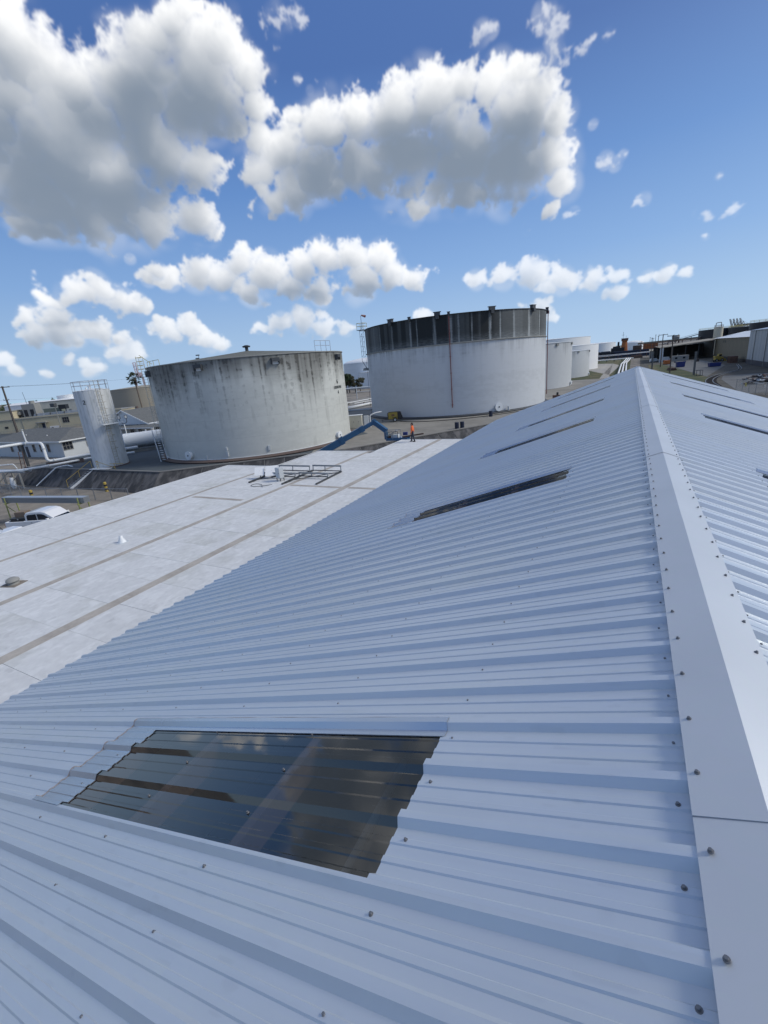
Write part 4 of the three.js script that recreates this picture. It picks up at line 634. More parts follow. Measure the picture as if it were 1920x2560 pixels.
function fence(name, label, pts, h, opts = {}) {
  const t = thing(name, label, 'fence'), m = opts.m ?? M.steel;
  for (let i = 0; i < pts.length - 1; i++) {
    const [ax, az] = pts[i], [bx_, bz] = pts[i + 1], L = Math.hypot(bx_ - ax, bz - az), n = Math.max(1, Math.round(L / 2.8));
    for (let k = i ? 1 : 0; k <= n; k++) obj('post', cy(0.045, 0.045, h + 0.08, mixv(ax, bx_, k / n), 0, mixv(az, bz, k / n), 8), m, t);
    obj('top_rail', rod([ax, h, az], [bx_, h, bz], 0.03, 6), m, t); obj('bottom_wire', rod([ax, 0.1, az], [bx_, 0.1, bz], 0.012, 4), m, t);
    const w = [], s = 0.16, ux = (bx_ - ax) / L, uz = (bz - az) / L; for (let d = -h; d < L; d += s) for (const q of [0, 1]) { let a0 = q ? d : d + h, a1 = q ? d + h : d, y0 = 0.1, y1 = h; const c0 = clamp(a0, 0, L), c1 = clamp(a1, 0, L); if (Math.abs(c1 - c0) < 0.05) continue; const f = (c) => mixv(y0, y1, (c - a0) / (a1 - a0)); w.push(rod([ax + ux * c0, f(c0), az + uz * c0], [ax + ux * c1, f(c1), az + uz * c1], 0.0045, 3)); }
    const o = obj('wire_mesh', w, m, t); o.userData.kind = 'stuff';
  }
  return t;
}
fence('chain_link_fence', 'low chain link fence between the truck and the dark slope', [[-82, -27.4], [-70.4, -26.3], [-61, -25.4], [-53.3, -26.4], [-46, -27.5]], 1.25);

// ------------------------------------------------------------------ vehicles
function extrudeSide(pts, w, bev = 0.05) { const s = new THREE.Shape(pts.map(([x, y]) => new THREE.Vector2(x, y))), g = new THREE.ExtrudeGeometry(s, { depth: w - bev * 2, bevelEnabled: true, bevelSize: bev, bevelThickness: bev, bevelSegments: 3 }); g.translate(0, 0, -(w - bev * 2) / 2); return g; }
const paint = new THREE.MeshPhysicalMaterial({ color: col(0.78, 0.78, 0.77), roughness: 0.35, clearcoat: 0.8, side: THREE.DoubleSide });
function wheel(parent, x, z, r = 0.4) { const w = new THREE.Group(); w.name = 'wheel'; w.position.set(x, r, z); parent.add(w); const ty = lathe([[r * 0.6, -0.12], [r * 0.95, -0.13], [r, -0.08], [r, 0.08], [r * 0.95, 0.13], [r * 0.6, 0.12]], 28); ty.rotateX(Math.PI / 2); obj('tyre', ty, M.rubber, w); const ri = cy(r * 0.62, r * 0.62, 0.2, 0, -0.1, 0, 20); ri.rotateX(Math.PI / 2); obj('rim', ri, M.galv, w); }
{
  const t = thing('pickup_truck', 'white crew cab pickup truck with a loaded bed parked below the flat roof', 'pickup truck', [-43.4, 0, -18.72], 0.38);
  // +x is the front
  const arch = (cx, r) => { const p = []; for (let k = 0; k <= 10; k++) { const a = Math.PI - k / 10 * Math.PI; p.push([cx + r * Math.cos(a), 0.45 + r * Math.sin(a)]); } return p; };
  const g = extrudeSide([[-3.3, 0.48], ...arch(-2.1, 0.52), ...arch(2.0, 0.52), [3.0, 0.48], [3.05, 0.8], [2.98, 1.14], [2.7, 1.24], [1.35, 1.32], [-1.45, 1.32], [-1.45, 0.9], [-3.25, 0.9]], 2.0, 0.06); obj('body', g, paint, t);
  for (const s of [-1, 1]) obj('bed_side', rbx(1.9, 0.5, 0.12, 0.04, -2.35, 0.84, s * 0.94), paint, t); obj('tailgate', rbx(0.1, 0.6, 1.8, 0.03, -3.27, 0.74, 0), paint, t);
  obj('cab', extrudeSide([[-1.4, 1.26], [-1.36, 1.8], [-1.2, 1.95], [-0.6, 2.02], [0.2, 2.0], [0.5, 1.92], [1.4, 1.3]], 1.72, 0.08), paint, t);
  for (const s of [-1, 1]) { obj('side_window', extrudeSide([[-1.22, 1.38], [-1.18, 1.76], [-1.06, 1.84], [-0.34, 1.88], [-0.34, 1.38]], 0.05, 0.01).translate(0, 0, s * 0.875), M.darkGlass, t); obj('side_window', extrudeSide([[-0.2, 1.38], [-0.2, 1.88], [0.2, 1.86], [0.4, 1.78], [1.0, 1.38]], 0.05, 0.01).translate(0, 0, s * 0.875), M.darkGlass, t); obj('mirror', rbx(0.18, 0.25, 0.22, 0.04, 0.85, 1.3, s * 1.1), paint, t); obj('door_handle', bx(0.16, 0.03, 0.03, -0.8, 1.18, s * 1.0), M.darkSteel, t); obj('headlight', rbx(0.14, 0.2, 0.4, 0.03, 2.95, 0.86, s * 0.72), M.paleGrey, t); }
  obj('windscreen', extrudeSide([[0.5, 1.9], [0.55, 1.93], [1.42, 1.34], [1.37, 1.31]], 1.56, 0.01), M.darkGlass, t); obj('rear_window', bx(0.04, 0.36, 1.3, -1.43, 1.42, 0), M.darkGlass, t);
  obj('hood_scoop', rbx(0.6, 0.05, 0.55, 0.02, 2.0, 1.27, 0), M.black, t); obj('grille', bx(0.05, 0.3, 1.0, 3.04, 0.76, 0), M.darkSteel, t); obj('bumper', rbx(0.2, 0.22, 1.95, 0.05, 3.08, 0.45, 0), M.galv, t); obj('rear_bumper', rbx(0.18, 0.2, 1.8, 0.04, -3.36, 0.48, 0), M.galv, t);
  for (const s of [-1, 1]) { obj('tail_light', bx(0.05, 0.3, 0.14, -3.31, 0.95, s * 0.9), M.red, t); obj('door_line', bx(0.015, 0.75, 0.02, -0.27, 0.55, s * 1.0), M.darkSteel, t); }
  for (const [x, z] of [[-2.1, -0.88], [-2.1, 0.88], [2.0, -0.88], [2.0, 0.88]]) wheel(t, x, z, 0.43);
  const c = thing('tool_crate', 'dark tool crate in the bed of the white pickup', 'crate', [-45.55, 1.0, -17.86], 0.38); obj('box', rbx(1.5, 0.5, 1.3, 0.04), M.black, c); obj('lid', rbx(1.54, 0.06, 1.34, 0.02, 0, 0.5, 0), M.darkSteel, c); obj('latch', bx(0.1, 0.1, 0.04, 0, 0.42, 0.67), M.galv, c);
  const b = thing('cardboard_box', 'brown crate standing on the tool crate in the pickup bed', 'crate', [-45.6, 1.565, -17.84], 0.5); obj('carton', rbx(0.9, 0.42, 0.7, 0.02), mat(0.20, 0.15, 0.11, 0.9), b); obj('tape', bx(0.9, 0.004, 0.08, 0, 0.421, 0), mat(0.35, 0.3, 0.22, 0.6), b);
}
{
  const t = thing('parked_car', 'white car roof and bonnet just showing over the edge of the flat roof', 'car', [-41.6, 0, -15.15], Math.atan2(0.2, 0.98));
  obj('body', extrudeSide([[-2.3, 0.35], [2.2, 0.35], [2.3, 0.6], [2.2, 0.85], [1.1, 0.98], [-1.9, 1.0], [-2.3, 0.85]], 1.8, 0.08), paint, t);
  obj('cabin', extrudeSide([[-1.7, 0.95], [-1.2, 1.5], [-0.6, 1.6], [0.2, 1.58], [1.15, 0.97]], 1.5, 0.1), paint, t);
  obj('windscreen', extrudeSide([[0.3, 1.56], [0.36, 1.58], [1.22, 1.0], [1.15, 0.98]], 1.3, 0.01), M.darkGlass, t); for (const s of [-1, 1]) { obj('side_window', extrudeSide([[-1.35, 1.08], [-1.0, 1.46], [0.1, 1.5], [0.75, 1.08]], 0.05, 0.01).translate(0, 0, s * 0.77), M.darkGlass, t); obj('headlight', rbx(0.2, 0.14, 0.4, 0.03, 2.2, 0.66, s * 0.65), M.paleGrey, t); }
  obj('aerial', [bar([-0.4, 1.6, 0.2], [-0.75, 1.9, 0.2], 0.04, 0.04), bx(0.3, 0.05, 0.08, -0.4, 1.6, 0.2)], M.black, t); for (const [x, z] of [[-1.4, -0.78], [-1.4, 0.78], [1.4, -0.78], [1.4, 0.78]]) wheel(t, x, z, 0.33);
}
{
  const a = Math.atan2(1.9, 10.7), c = [-47.3, 0, -20.5];
  for (const [k, l] of [[-4.6, 'lime green stand under the left end of the long silver planks'], [4.7, 'yellow green stand under the right end of the long silver planks']]) {
    const t = thing('plank_stand', l, 'stand', [c[0] + k * Math.cos(a), 0, c[2] - k * Math.sin(a)], a, 'stands under the silver planks');
    for (const s of [-1, 1]) obj('post', bar([0, 0, s * 0.5], [0, 2.4, s * 0.45], 0.08, 0.08), M.lime, t); obj('crossbar', bar([0, 1.84, -0.6], [0, 1.84, 0.6], 0.08, 0.08), M.lime, t); obj('brace', bar([0, 0.4, -0.45], [0, 1.6, 0.45], 0.05, 0.05), M.lime, t); obj('foot', bx(0.5, 0.05, 1.2), M.lime, t);
  }
  for (let k = 0; k < 3; k++) {
    const t = thing('scaffold_plank', ['lowest long silver scaffold plank in the stack', 'middle long silver scaffold plank in the stack', 'topmost long silver scaffold plank in the stack'][k], 'plank', [c[0], 1.885 + k * 0.18, c[2]], a, 'silver scaffold planks');
    for (const s of [-0.3, 0.3]) obj('side_rail', bx(10.3, 0.16, 0.05, 0, 0.005, s), M.steel, t); obj('deck', bx(10.3, 0.03, 0.55, 0, 0.13, 0), M.galv, t); for (const x of [-4, -2, 0, 2, 4]) obj('rung', bx(0.06, 0.06, 0.55, x, 0.05, 0), M.steel, t); for (const s of [-5.18, 5.18]) obj('end_hook', bx(0.06, 0.16, 0.6, s, 0.006, 0), M.steel, t);
  }
}

// ------------------------------------------------------------------ pipework left of the upright tank
{
  const P = (name, label, pts, r, m = M.white) => { const t = thing(name, label, 'pipe'); obj('pipe_run', path(pts, r, 10, r * 2.6), m, t); const fl = []; for (let i = 1; i < pts.length - 1; i++) { const d = V(...pts[i + 1]).sub(V(...pts[i])).normalize(), q = V(...pts[i]).addScaledVector(d, r * 4); fl.push(rod(q.toArray(), q.clone().addScaledVector(d, 0.07).toArray(), r * 1.5, 12)); } if (fl.length) obj('flange', fl, M.paleGrey, t); return t; };
  P('overhead_pipe', 'fat white pipe on posts dropping down to the pad beside the upright tank', [[-77.3, 5.1, -24], [-77, 5.1, -33.2], [-73, 5.05, -33.7], [-72.4, 2.45, -33.4], [-69.9, 2.6, -37.4], [-66, 2.7, -43]], 0.2);
  P('low_pipe', 'white pipe running low along the edge of the pad past the slope', [[-77, 2.3, -26.5], [-70.6, 2.3, -28.9], [-69.5, 2.25, -31.3], [-68.4, 2.25, -36.7], [-64, 2.3, -41]], 0.15);
  P('drain_pipe', 'thin bright white pipe slanting down the dark slope', [[-68.7, 0.1, -29.5], [-67.1, 2.12, -31.7], [-66.7, 2.15, -32.9], [-64.6, 2.1, -32.5]], 0.075, M.whiteAndSunlit);
  P('small_pipe', 'small bent white pipe above the pipe rack', [[-80, 2.9, -27], [-74.5, 2.9, -29.3], [-73.6, 2.9, -29.8], [-73.4, 2.2, -30]], 0.07);
  P('vent_pipe', 'short white vent stub above the fat white pipe', [[-76.2, 4.9, -33.3], [-76.3, 6.6, -33.3], [-76.3, 6.9, -33.3]], 0.1);
  const t = thing('pipe_rack', 'grey steel pipe rack standing in front of the dark slope', 'pipe rack', [-74, 0, -28.6]);
  for (const [x, z] of [[-4.4, -1], [4.5, 0.2], [-1, -1.3], [1.2, 0.6], [-3.2, 0.9]]) obj('post', bx(0.2, 2.05, 0.2, x, 0, z), M.trimGrey, t); obj('beam', [bx(9.3, 0.16, 0.2, 0, 2.0, 0.2, 0.12), bx(9.3, 0.16, 0.2, 0, 2.0, -0.9, 0.05)], M.steel, t); obj('grating', bx(8.4, 0.05, 1.0, 0, 2.17, -0.35, 0.08), M.galv, t);
  obj('cross_brace', [bar([-4.3, 0.3, -0.8], [-1.1, 1.9, -1.1], 0.07, 0.07), bar([1.3, 0.3, 0.5], [4.4, 1.9, 0.3], 0.07, 0.07)], M.steel, t);
  const v = thing('valve_set', 'white valve and filter body standing under the pipe rack', 'valve', [-71.2, 0, -28.1]); obj('body', lathe([[0.001, 0], [0.22, 0], [0.22, 0.2], [0.3, 0.35], [0.3, 1.0], [0.2, 1.2], [0.2, 1.5], [0.001, 1.5]], 20), M.white, v); obj('handwheel', new THREE.TorusGeometry(0.2, 0.03, 6, 18).rotateX(Math.PI / 2).translate(0, 1.7, 0).toNonIndexed(), M.darkSteel, v); obj('spindle', cy(0.03, 0.03, 0.2, 0, 1.5, 0, 8), M.darkSteel, v); obj('outlet', rod([0, 0.5, 0], [0.8, 0.5, 0.1], 0.12, 12), M.white, v);
  const p2 = thing('support_post', 'tall dark steel support under the fat white pipe', 'post', [-76.9, 0, -32.9]); obj('column', bx(0.3, 4.85, 0.3), M.darkSteel, p2); obj('base_plate', bx(0.6, 0.05, 0.6), M.darkSteel, p2); obj('saddle', bx(0.5, 0.08, 0.5, 0, 4.82, 0), M.darkSteel, p2);
  const rl = thing('rusty_ladder', 'rusty steel ladder frame leaning by the dark pipe support', 'ladder', [-75.2, 0, -31.6], 0.4); for (const s of [-0.3, 0.3]) obj('side_rail', bar([s, 0, 0.4], [s, 4.2, -0.2], 0.07, 0.07), M.rust, rl); for (let k = 0; k < 9; k++) obj('rung', bar([-0.3, 0.4 + k * 0.42, 0.35 - k * 0.06], [0.3, 0.4 + k * 0.42, 0.35 - k * 0.06], 0.04, 0.04), M.rust, rl);
  const bw = thing('brick_wall', 'low brown wall under the pipes behind the slope', 'wall', [-69.9, PAD, -34.4], Math.atan2(3.4, 3.6)); obj('wall', bx(4.6, 0.55, 0.25), M.brick, bw); obj('coping', bx(4.7, 0.06, 0.34, 0, 0.55, 0), M.apron, bw);
}

// ------------------------------------------------------------------ buildings on the left
function windowPart(parent, w, h, x, y, z, ry, panes = 2, frame = M.white) {
  const g = new THREE.Group(); g.name = 'window'; g.position.set(x, y, z); g.rotation.y = ry; parent.add(g);
  obj('frame', [bx(w + 0.16, 0.09, 0.12, 0, -0.09, 0), bx(w + 0.16, 0.09, 0.1, 0, h, 0), bx(0.08, h, 0.1, -w / 2 - 0.04, 0, 0), bx(0.08, h, 0.1, w / 2 + 0.04, 0, 0)], frame, g);
  for (let k = 0; k < panes; k++) { const pw = w / panes; obj('pane', bx(pw - 0.06, h - 0.04, 0.05, -w / 2 + (k + 0.5) * pw, 0.02, -0.02), M.pane, g); if (k) obj('mullion', bx(0.06, h, 0.08, -w / 2 + k * pw, 0, 0), frame, g); }
  obj('glazing_bar', bx(w, 0.05, 0.08, 0, h / 2, 0), frame, g);
}
{
  const t = thing('white_office', 'long white office building with grey hipped roof behind the pipes', 'building');
  obj('wall', bx(27, 3.15, 11, -107.5, 0.003, -52.1), M.paleGrey, t);
  const e = 3.15, A = [-121.6, e, -46], B = [-93.4, e, -46], C = [-93.4, e, -58.2], D = [-121.6, e, -58.2], R1 = [-116, 5.0, -52.1], R2 = [-99, 5.0, -52.1];
  obj('roof', [quad(A, B, R2, R1), quad(B, C, R2, R2), quad(C, D, R1, R2), quad(D, A, R1, R1)], M.shingle, t); obj('fascia', [bx(28.3, 0.22, 0.08, -107.5, e - 0.2, -46.0), bx(0.08, 0.22, 12.2, -93.4, e - 0.2, -52.1)], M.white, t); obj('soffit', slab([[-121.6, -46], [-93.4, -46], [-93.4, -58.2], [-121.6, -58.2]], e - 0.03, e - 0.01), M.white, t);
  windowPart(t, 1.7, 1.35, -93.98, 1.4, -47.6, Math.PI / 2, 3, M.trimGrey); windowPart(t, 1.7, 1.35, -93.98, 1.4, -52, Math.PI / 2, 3, M.trimGrey);
  for (const x of [-98.9, -101.5, -104.2, -110, -113]) windowPart(t, 0.85, 1.4, x, 1.1, -46.58, 0, 1, M.trimGrey); const d = new THREE.Group(); d.name = 'door'; d.position.set(-107, 0, -46.57); t.add(d); obj('leaf', bx(0.95, 2.1, 0.06), M.navy, d); obj('handle', bx(0.04, 0.12, 0.06, 0.38, 1.0, 0.04), M.galv, d);
  obj('roof_vent', [cy(0.1, 0.1, 0.4, -102, 3.7, -48.5, 8), cy(0.1, 0.1, 0.4, -97.5, 3.8, -50, 8), cy(0.1, 0.1, 0.4, -111, 3.8, -49, 8)], M.whiteAndSunlit, t);
}
{
  const t = thing('gabled_house', 'white gabled building with grey roof and porch behind the horizontal tank', 'building');
  const z0 = -69, z1 = -96, x0 = -117, x1 = -99, e = 3.2, ap = 6.6, mx = -108;
  const s = new THREE.Shape([new THREE.Vector2(x0, 0), new THREE.Vector2(x1, 0), new THREE.Vector2(x1, e), new THREE.Vector2(mx, ap - 0.1), new THREE.Vector2(x0, e)]); const g = new THREE.ExtrudeGeometry(s, { depth: z0 - z1, bevelEnabled: false }); g.translate(0, 0.003, z1); obj('wall', metres(g), M.white, t);
  const o = 0.5; obj('roof', [quad([mx, ap, z0 + 0.4], [x1 + o, e - 0.19, z0 + 0.4], [x1 + o, e - 0.19, z1], [mx, ap, z1]), quad([mx, ap, z0 + 0.4], [x0 - o, e - 0.19, z0 + 0.4], [x0 - o, e - 0.19, z1], [mx, ap, z1])], M.shingle, t);
  obj('barge_board', [bar([mx, ap - 0.04, z0 + 0.42], [x1 + o, e - 0.24, z0 + 0.42], 0.08, 0.26), bar([mx, ap - 0.04, z0 + 0.42], [x0 - o, e - 0.24, z0 + 0.42], 0.08, 0.26)], M.whiteAndSunlit, t);
  obj('porch_roof', quad([x0, 3.15, z0 + 0.05], [x1 + 6, 3.15, z0 + 0.05], [x1 + 6, 2.75, z0 + 3.6], [x0, 2.75, z0 + 3.6]), M.shingle, t); obj('porch_fascia', bx(24.2, 0.24, 0.08, -105, 2.55, z0 + 3.6), M.white, t);
  for (const x of [x0 + 1, -111, -105, -99, x1 + 5.6]) obj('porch_post', bx(0.18, 2.6, 0.18, x, 0, z0 + 3.4), M.white, t);
  obj('annex_wall', bx(6.6, 3.1, 8, -95.6, 0.003, -74), M.white, t); for (const x of [-96.5, -98, -103, -106]) windowPart(t, 1.3, 1.2, x, 1.1, x > -99 ? -69.96 : -68.97, 0, 2);
  obj('chimney', bx(0.5, 1.4, 0.5, -111, 5.6, -75), M.brick, t); obj('wall_pillar', bx(0.8, 3.3, 0.5, -92.2, 0.003, -69.6), M.cream, t);
}
{
  const t = thing('flood_light', 'twin headed flood light on a white post behind the horizontal tank', 'light', [-84.8, 0, -53.8]);
  obj('post', cy(0.09, 0.11, 5.0, 0, 0, 0, 12), M.white, t); obj('yoke', path([[-0.5, 6.0, 0.35], [-0.5, 5.3, 0.35], [0, 5.02, 0], [0.5, 5.3, -0.35], [0.5, 6.0, -0.35]], 0.06, 8, 0.3), M.darkSteel, t); for (const s of [-1, 1]) { const h = new THREE.Group(); h.name = 'lamp_head'; h.position.set(s * 0.5, 6.0, -s * 0.35); h.rotation.y = 0.9; t.add(h); obj('housing', rbx(0.5, 0.62, 0.2, 0.03), M.darkSteel, h); obj('lens', bx(0.36, 0.46, 0.02, 0, 0.08, 0.105), M.paleGrey, h); }
}
{
  const ang = Math.atan2(18, 27), t = thing('beige_building', 'long beige flat roofed building with canopy door across the street', 'building', [-194, 0, -90.2], ang);
  const L = 62; obj('wall', bx(L, 4.6, 12, 0, 0.003, -6), M.beige, t); obj('upper_storey', bx(26, 3.1, 10, -21, 4.6, -6.6), M.beige, t); obj('cornice', [bx(L + 0.4, 0.3, 12.5, 0, 4.45, -6), bx(26.4, 0.3, 10.4, -21, 7.6, -6.6)], M.trimGrey, t); obj('downpipe', [bx(0.14, 4.4, 0.14, -4.6, 0.1, 0.1), bx(0.14, 4.4, 0.14, -7.2, 0.1, 0.1)], M.trimGrey, t);
  for (const [x, w, h, y] of [[10.6, 2.3, 1.9, 1.9], [21, 2.3, 1.7, 2.1], [27, 2, 1.6, 2.1], [-21, 1.8, 1.5, 5.4], [-14, 1.6, 1.5, 5.4]]) windowPart(t, w, h, x, y, 0.03 + (y > 5 ? -1.6 : 0), 0, 3, M.trimGrey);
  const d = new THREE.Group(); d.name = 'door'; d.position.set(2.6, 0, 0.05); t.add(d); obj('leaf', bx(1.4, 2.4, 0.08), M.navy, d); obj('canopy', bx(3.6, 0.3, 1.8, 0, 2.65, 0.9), M.trimGrey, d); for (const s of [-1.4, 1.4]) obj('canopy_post', bx(0.2, 2.65, 0.2, s, 0, 1.5), M.trimGrey, d);
  obj('wall_vent', bx(1.1, 0.7, 0.08, -10.5, 1.7, 0.05), M.black, t); obj('parapet', bx(L, 0.35, 0.2, 0, 4.75, -0.15), M.beige, t); obj('roof_deck', bx(L - 1, 0.06, 11, 0, 4.76, -6.2), M.trimGrey, t);
  const eq = (name, label, cat, x, z, build) => { const c = Math.cos(ang), s = Math.sin(ang), o = thing(name, label, cat, [-194 + x * c + z * s, z < -12.2 ? 0 : 4.825, -90.2 - x * s + z * c], ang); build(o); };
  eq('cooling_tower', 'tall grey louvred plant tower on the beige building roof', 'plant tower', -3.5, -6, (o) => { obj('casing', bx(4.6, 4.8, 4, 0, 0, 0), M.trimGrey, o); for (const x of [-1.2, 1.0]) obj('louvre', bx(1.2, 2.4, 0.1, x, 0.4, 2.05), M.black, o); obj('stack', cy(0.9, 1.0, 1.1, 0.6, 4.8, 0), M.trimGrey, o); obj('mast', rod([-1.2, 4.8, 0], [-1.5, 9.2, 0], 0.06, 6), M.darkSteel, o); });
  eq('rooftop_duct', 'grey ductwork with dark legs left of the plant tower', 'duct', -10, -5, (o) => { obj('duct', [bx(6, 1.1, 2, 0, 1.2, 0), bx(1.4, 2.4, 1.4, 2, 0.1, -1.6)], M.trimGrey, o); for (const x of [-2.4, 0, 2.4]) obj('leg', bx(0.3, 1.2, 0.3, x, 0, 0.5), M.black, o); });
  eq('fan_box', 'black fan box on legs on the beige roof behind the lamp post', 'fan', 9, -4, (o) => { obj('housing', bx(2.6, 1.6, 2.2, 0, 1.9, 0), M.black, o); for (const x of [-1, 1]) obj('leg', bx(0.25, 1.9, 0.25, x, 0, 0.8), M.black, o); });
  eq('fan_box', 'wide black louvred cooler on legs near the end of the beige roof', 'fan', 18.5, -5, (o) => { obj('housing', bx(4.2, 2.1, 2.4, 0, 1.5, 0), M.black, o); obj('louvre', bx(3.9, 1.7, 0.06, 0, 1.7, 1.24), M.darkSteel, o); for (const x of [-1.8, 0, 1.8]) obj('leg', bx(0.3, 1.5, 0.3, x, 0, 0.9), M.black, o); });
  eq('container_unit', 'green grey container sized unit in the middle of the beige roof', 'plant unit', 4, -6.5, (o) => { obj('casing', bx(6.4, 2.0, 2.4, 0, 0.5, 0), new THREE.MeshStandardMaterial({ roughness: 0.8, map: grimy(0.16, 0.18, 0.15, 0.3, 4) }), o); obj('skid', bx(6.6, 0.4, 2.0, 0, 0.1, 0), M.darkSteel, o); });
  eq('roof_pipes', 'long grey pipe bundle along the front of the beige roof', 'pipes', 8, -1.6, (o) => { for (const k of [0, 1, 2]) obj('pipe_run', rod([-9, 0.35 + k * 0.32, -k * 0.3], [13, 0.35 + k * 0.32, -k * 0.3], 0.13, 8), M.galv, o); for (const x of [-8, -3, 2, 7, 12]) obj('support', bx(0.15, 1.1, 0.9, x, 0, -0.3), M.darkSteel, o); });
  const fe = thing('street_railing', 'thin railing along the street in front of the beige building', 'railing', [-190, 0, -84.6], ang); obj('rails', railing(Array.from({ length: 15 }, (_, i) => [-32 + i * 4.6, 0, 0]), 1.1, 0.045), M.steel, fe);
}
{
  const t = thing('tan_block', 'tan flat topped block behind the beige building roof', 'building', [-285, 0, -150], 0.5); obj('wall', bx(26, 9.2, 16, 0, 0.003, 0), M.cream, t); obj('cornice', bx(26.4, 0.4, 16.4, 0, 9.0, 0), M.trimGrey, t); for (let k = 0; k < 4; k++) obj('doorway', bx(1.4, 2.4, 0.1, -9 + k * 5.5, 2, 8.04), M.trimGrey, t);
  const w = thing('white_warehouse', 'long low sunlit white warehouse on the skyline behind the beige roofs', 'building', [-448, 0, -222], 0.45 + Math.PI / 2); obj('wall', bx(22, 8, 60, 0, 0.003, 0), M.whiteAndSunlit, w); obj('roof', [quad([-11.5, 7.9, -30.5], [-11.5, 7.9, 30.5], [0, 9.6, 30.5], [0, 9.6, -30.5]), quad([11.5, 7.9, -30.5], [11.5, 7.9, 30.5], [0, 9.6, 30.5], [0, 9.6, -30.5])], M.whiteAndSunlit, w);
}
for (const [x, z, l] of [[-189, -94.6, 'white SUV parked in front of the beige building'], [-193.3, -91.8, 'white van parked beside the white SUV near the lamp post']]) {
  const t = thing('parked_car', l, 'car', [x, 0, z], 0.6, 'cars at the beige building'); obj('body', extrudeSide([[-2.2, 0.35], [2.2, 0.35], [2.25, 0.8], [1.3, 1.0], [-2.2, 1.05]], 1.8, 0.07), paint, t); obj('cabin', extrudeSide([[-2.1, 1.0], [-1.9, 1.7], [0.4, 1.7], [1.2, 1.0]], 1.6, 0.07), paint, t); obj('side_glass', bx(2.2, 0.45, 1.66, -0.8, 1.12, 0), M.darkGlass, t); for (const [a, b] of [[-1.4, -0.8], [-1.4, 0.8], [1.4, -0.8], [1.4, 0.8]]) wheel(t, a, b, 0.35);
}
// poles and wires
function utilityPole(label, x, z, h, opt = {}) {
  const t = thing('utility_pole', label, 'utility pole', [x, 0, z], opt.turn ?? 0, opt.group);
  obj('pole', cy(opt.r ?? 0.16, (opt.r ?? 0.16) * 1.35, h, 0, 0, 0, 10), M.wood, t);
  for (const [y, w] of opt.arms ?? [[h - 0.4, 2.6]]) { obj('crossarm', bx(w, 0.2, 0.16, 0, y, 0.18), M.wood, t); for (const k of [-0.45, 0.1, 0.42]) obj('insulator', lathe([[0.03, 0], [0.09, 0.06], [0.05, 0.14], [0.08, 0.22], [0.001, 0.3]].map(([r, q]) => [r, q + y + 0.2]), 8).translate(w * k, 0, 0.18), M.trimGrey, t); }
  return t;
}
utilityPole('tall dark utility pole in front of the beige building', -186, -80, 16.2, { turn: 0.9, arms: [[15.7, 4.2], [11.6, 1.6]], r: 0.26 });
utilityPole('tall dark utility pole hidden mostly behind the streaked grey tank', -168, -136, 16.2, { turn: 0.9, arms: [[15.7, 4.2], [11.6, 1.6]], r: 0.26 });
{
  const sag = (a, b, s) => { const p = []; for (let k = 0; k <= 16; k++) { const q = k / 16; p.push(V(mixv(a[0], b[0], q), mixv(a[1], b[1], q) - s * 4 * q * (1 - q), mixv(a[2], b[2], q))); } return new THREE.TubeGeometry(new THREE.CatmullRomCurve3(p), 24, 0.016, 4).toNonIndexed(); };
  const t = thing('overhead_wire', 'thin overhead power wires strung from the tall dark utility pole', 'wire'); for (const k of [-1.2, 0.3, 1.4]) obj('wire', sag([-186 + k * 0.7, 16.1, -80 - k * 0.7], [-168 + k * 0.7, 16.1, -136 - k * 0.7], 0.8), M.darkSteel, t); obj('wire', sag([-186, 11.8, -80], [-168, 11.8, -136], 1.2), M.darkSteel, t); obj('wire', sag([-186, 11.8, -80], [-205, 11.8, -20], 1.2), M.darkSteel, t);
  const l = thing('lamp_post', 'thin lamp post with dark box head by the street railing', 'lamp post', [-166, 0, -84]); obj('post', cy(0.09, 0.13, 8.2, 0, 0, 0, 8), M.trimGrey, l); obj('head', rbx(2.4, 1.2, 1.0, 0.15, -0.6, 8.1, 0), M.darkSteel, l);
  const m = thing('lamp_post', 'lamp post with a double flat head between the two big tanks', 'lamp post', [-150, 0, -247]); obj('post', cy(0.1, 0.14, 9.8, 0, 0, 0, 8), M.steel, m); obj('head', bx(2.2, 0.2, 0.5, 0, 9.8, 0, 0.6), M.darkSteel, m);
  const k = thing('lamp_post', 'twin lamp head showing above the rim of the streaked grey tank', 'lamp post', [-75, 0, -66]); obj('post', cy(0.09, 0.12, 15.6, 0, 0, 0, 8), M.darkSteel, k); obj('head', [rbx(0.7, 0.2, 0.35, 0.05, -0.35, 15.6, 0.1, 0.7), rbx(0.7, 0.2, 0.35, 0.05, -0.35, 16.2, -0.1, 0.7)], M.darkSteel, k); obj('bracket', bar([0, 15.4, 0], [0, 16.3, 0], 0.06, 0.06), M.darkSteel, k);
}
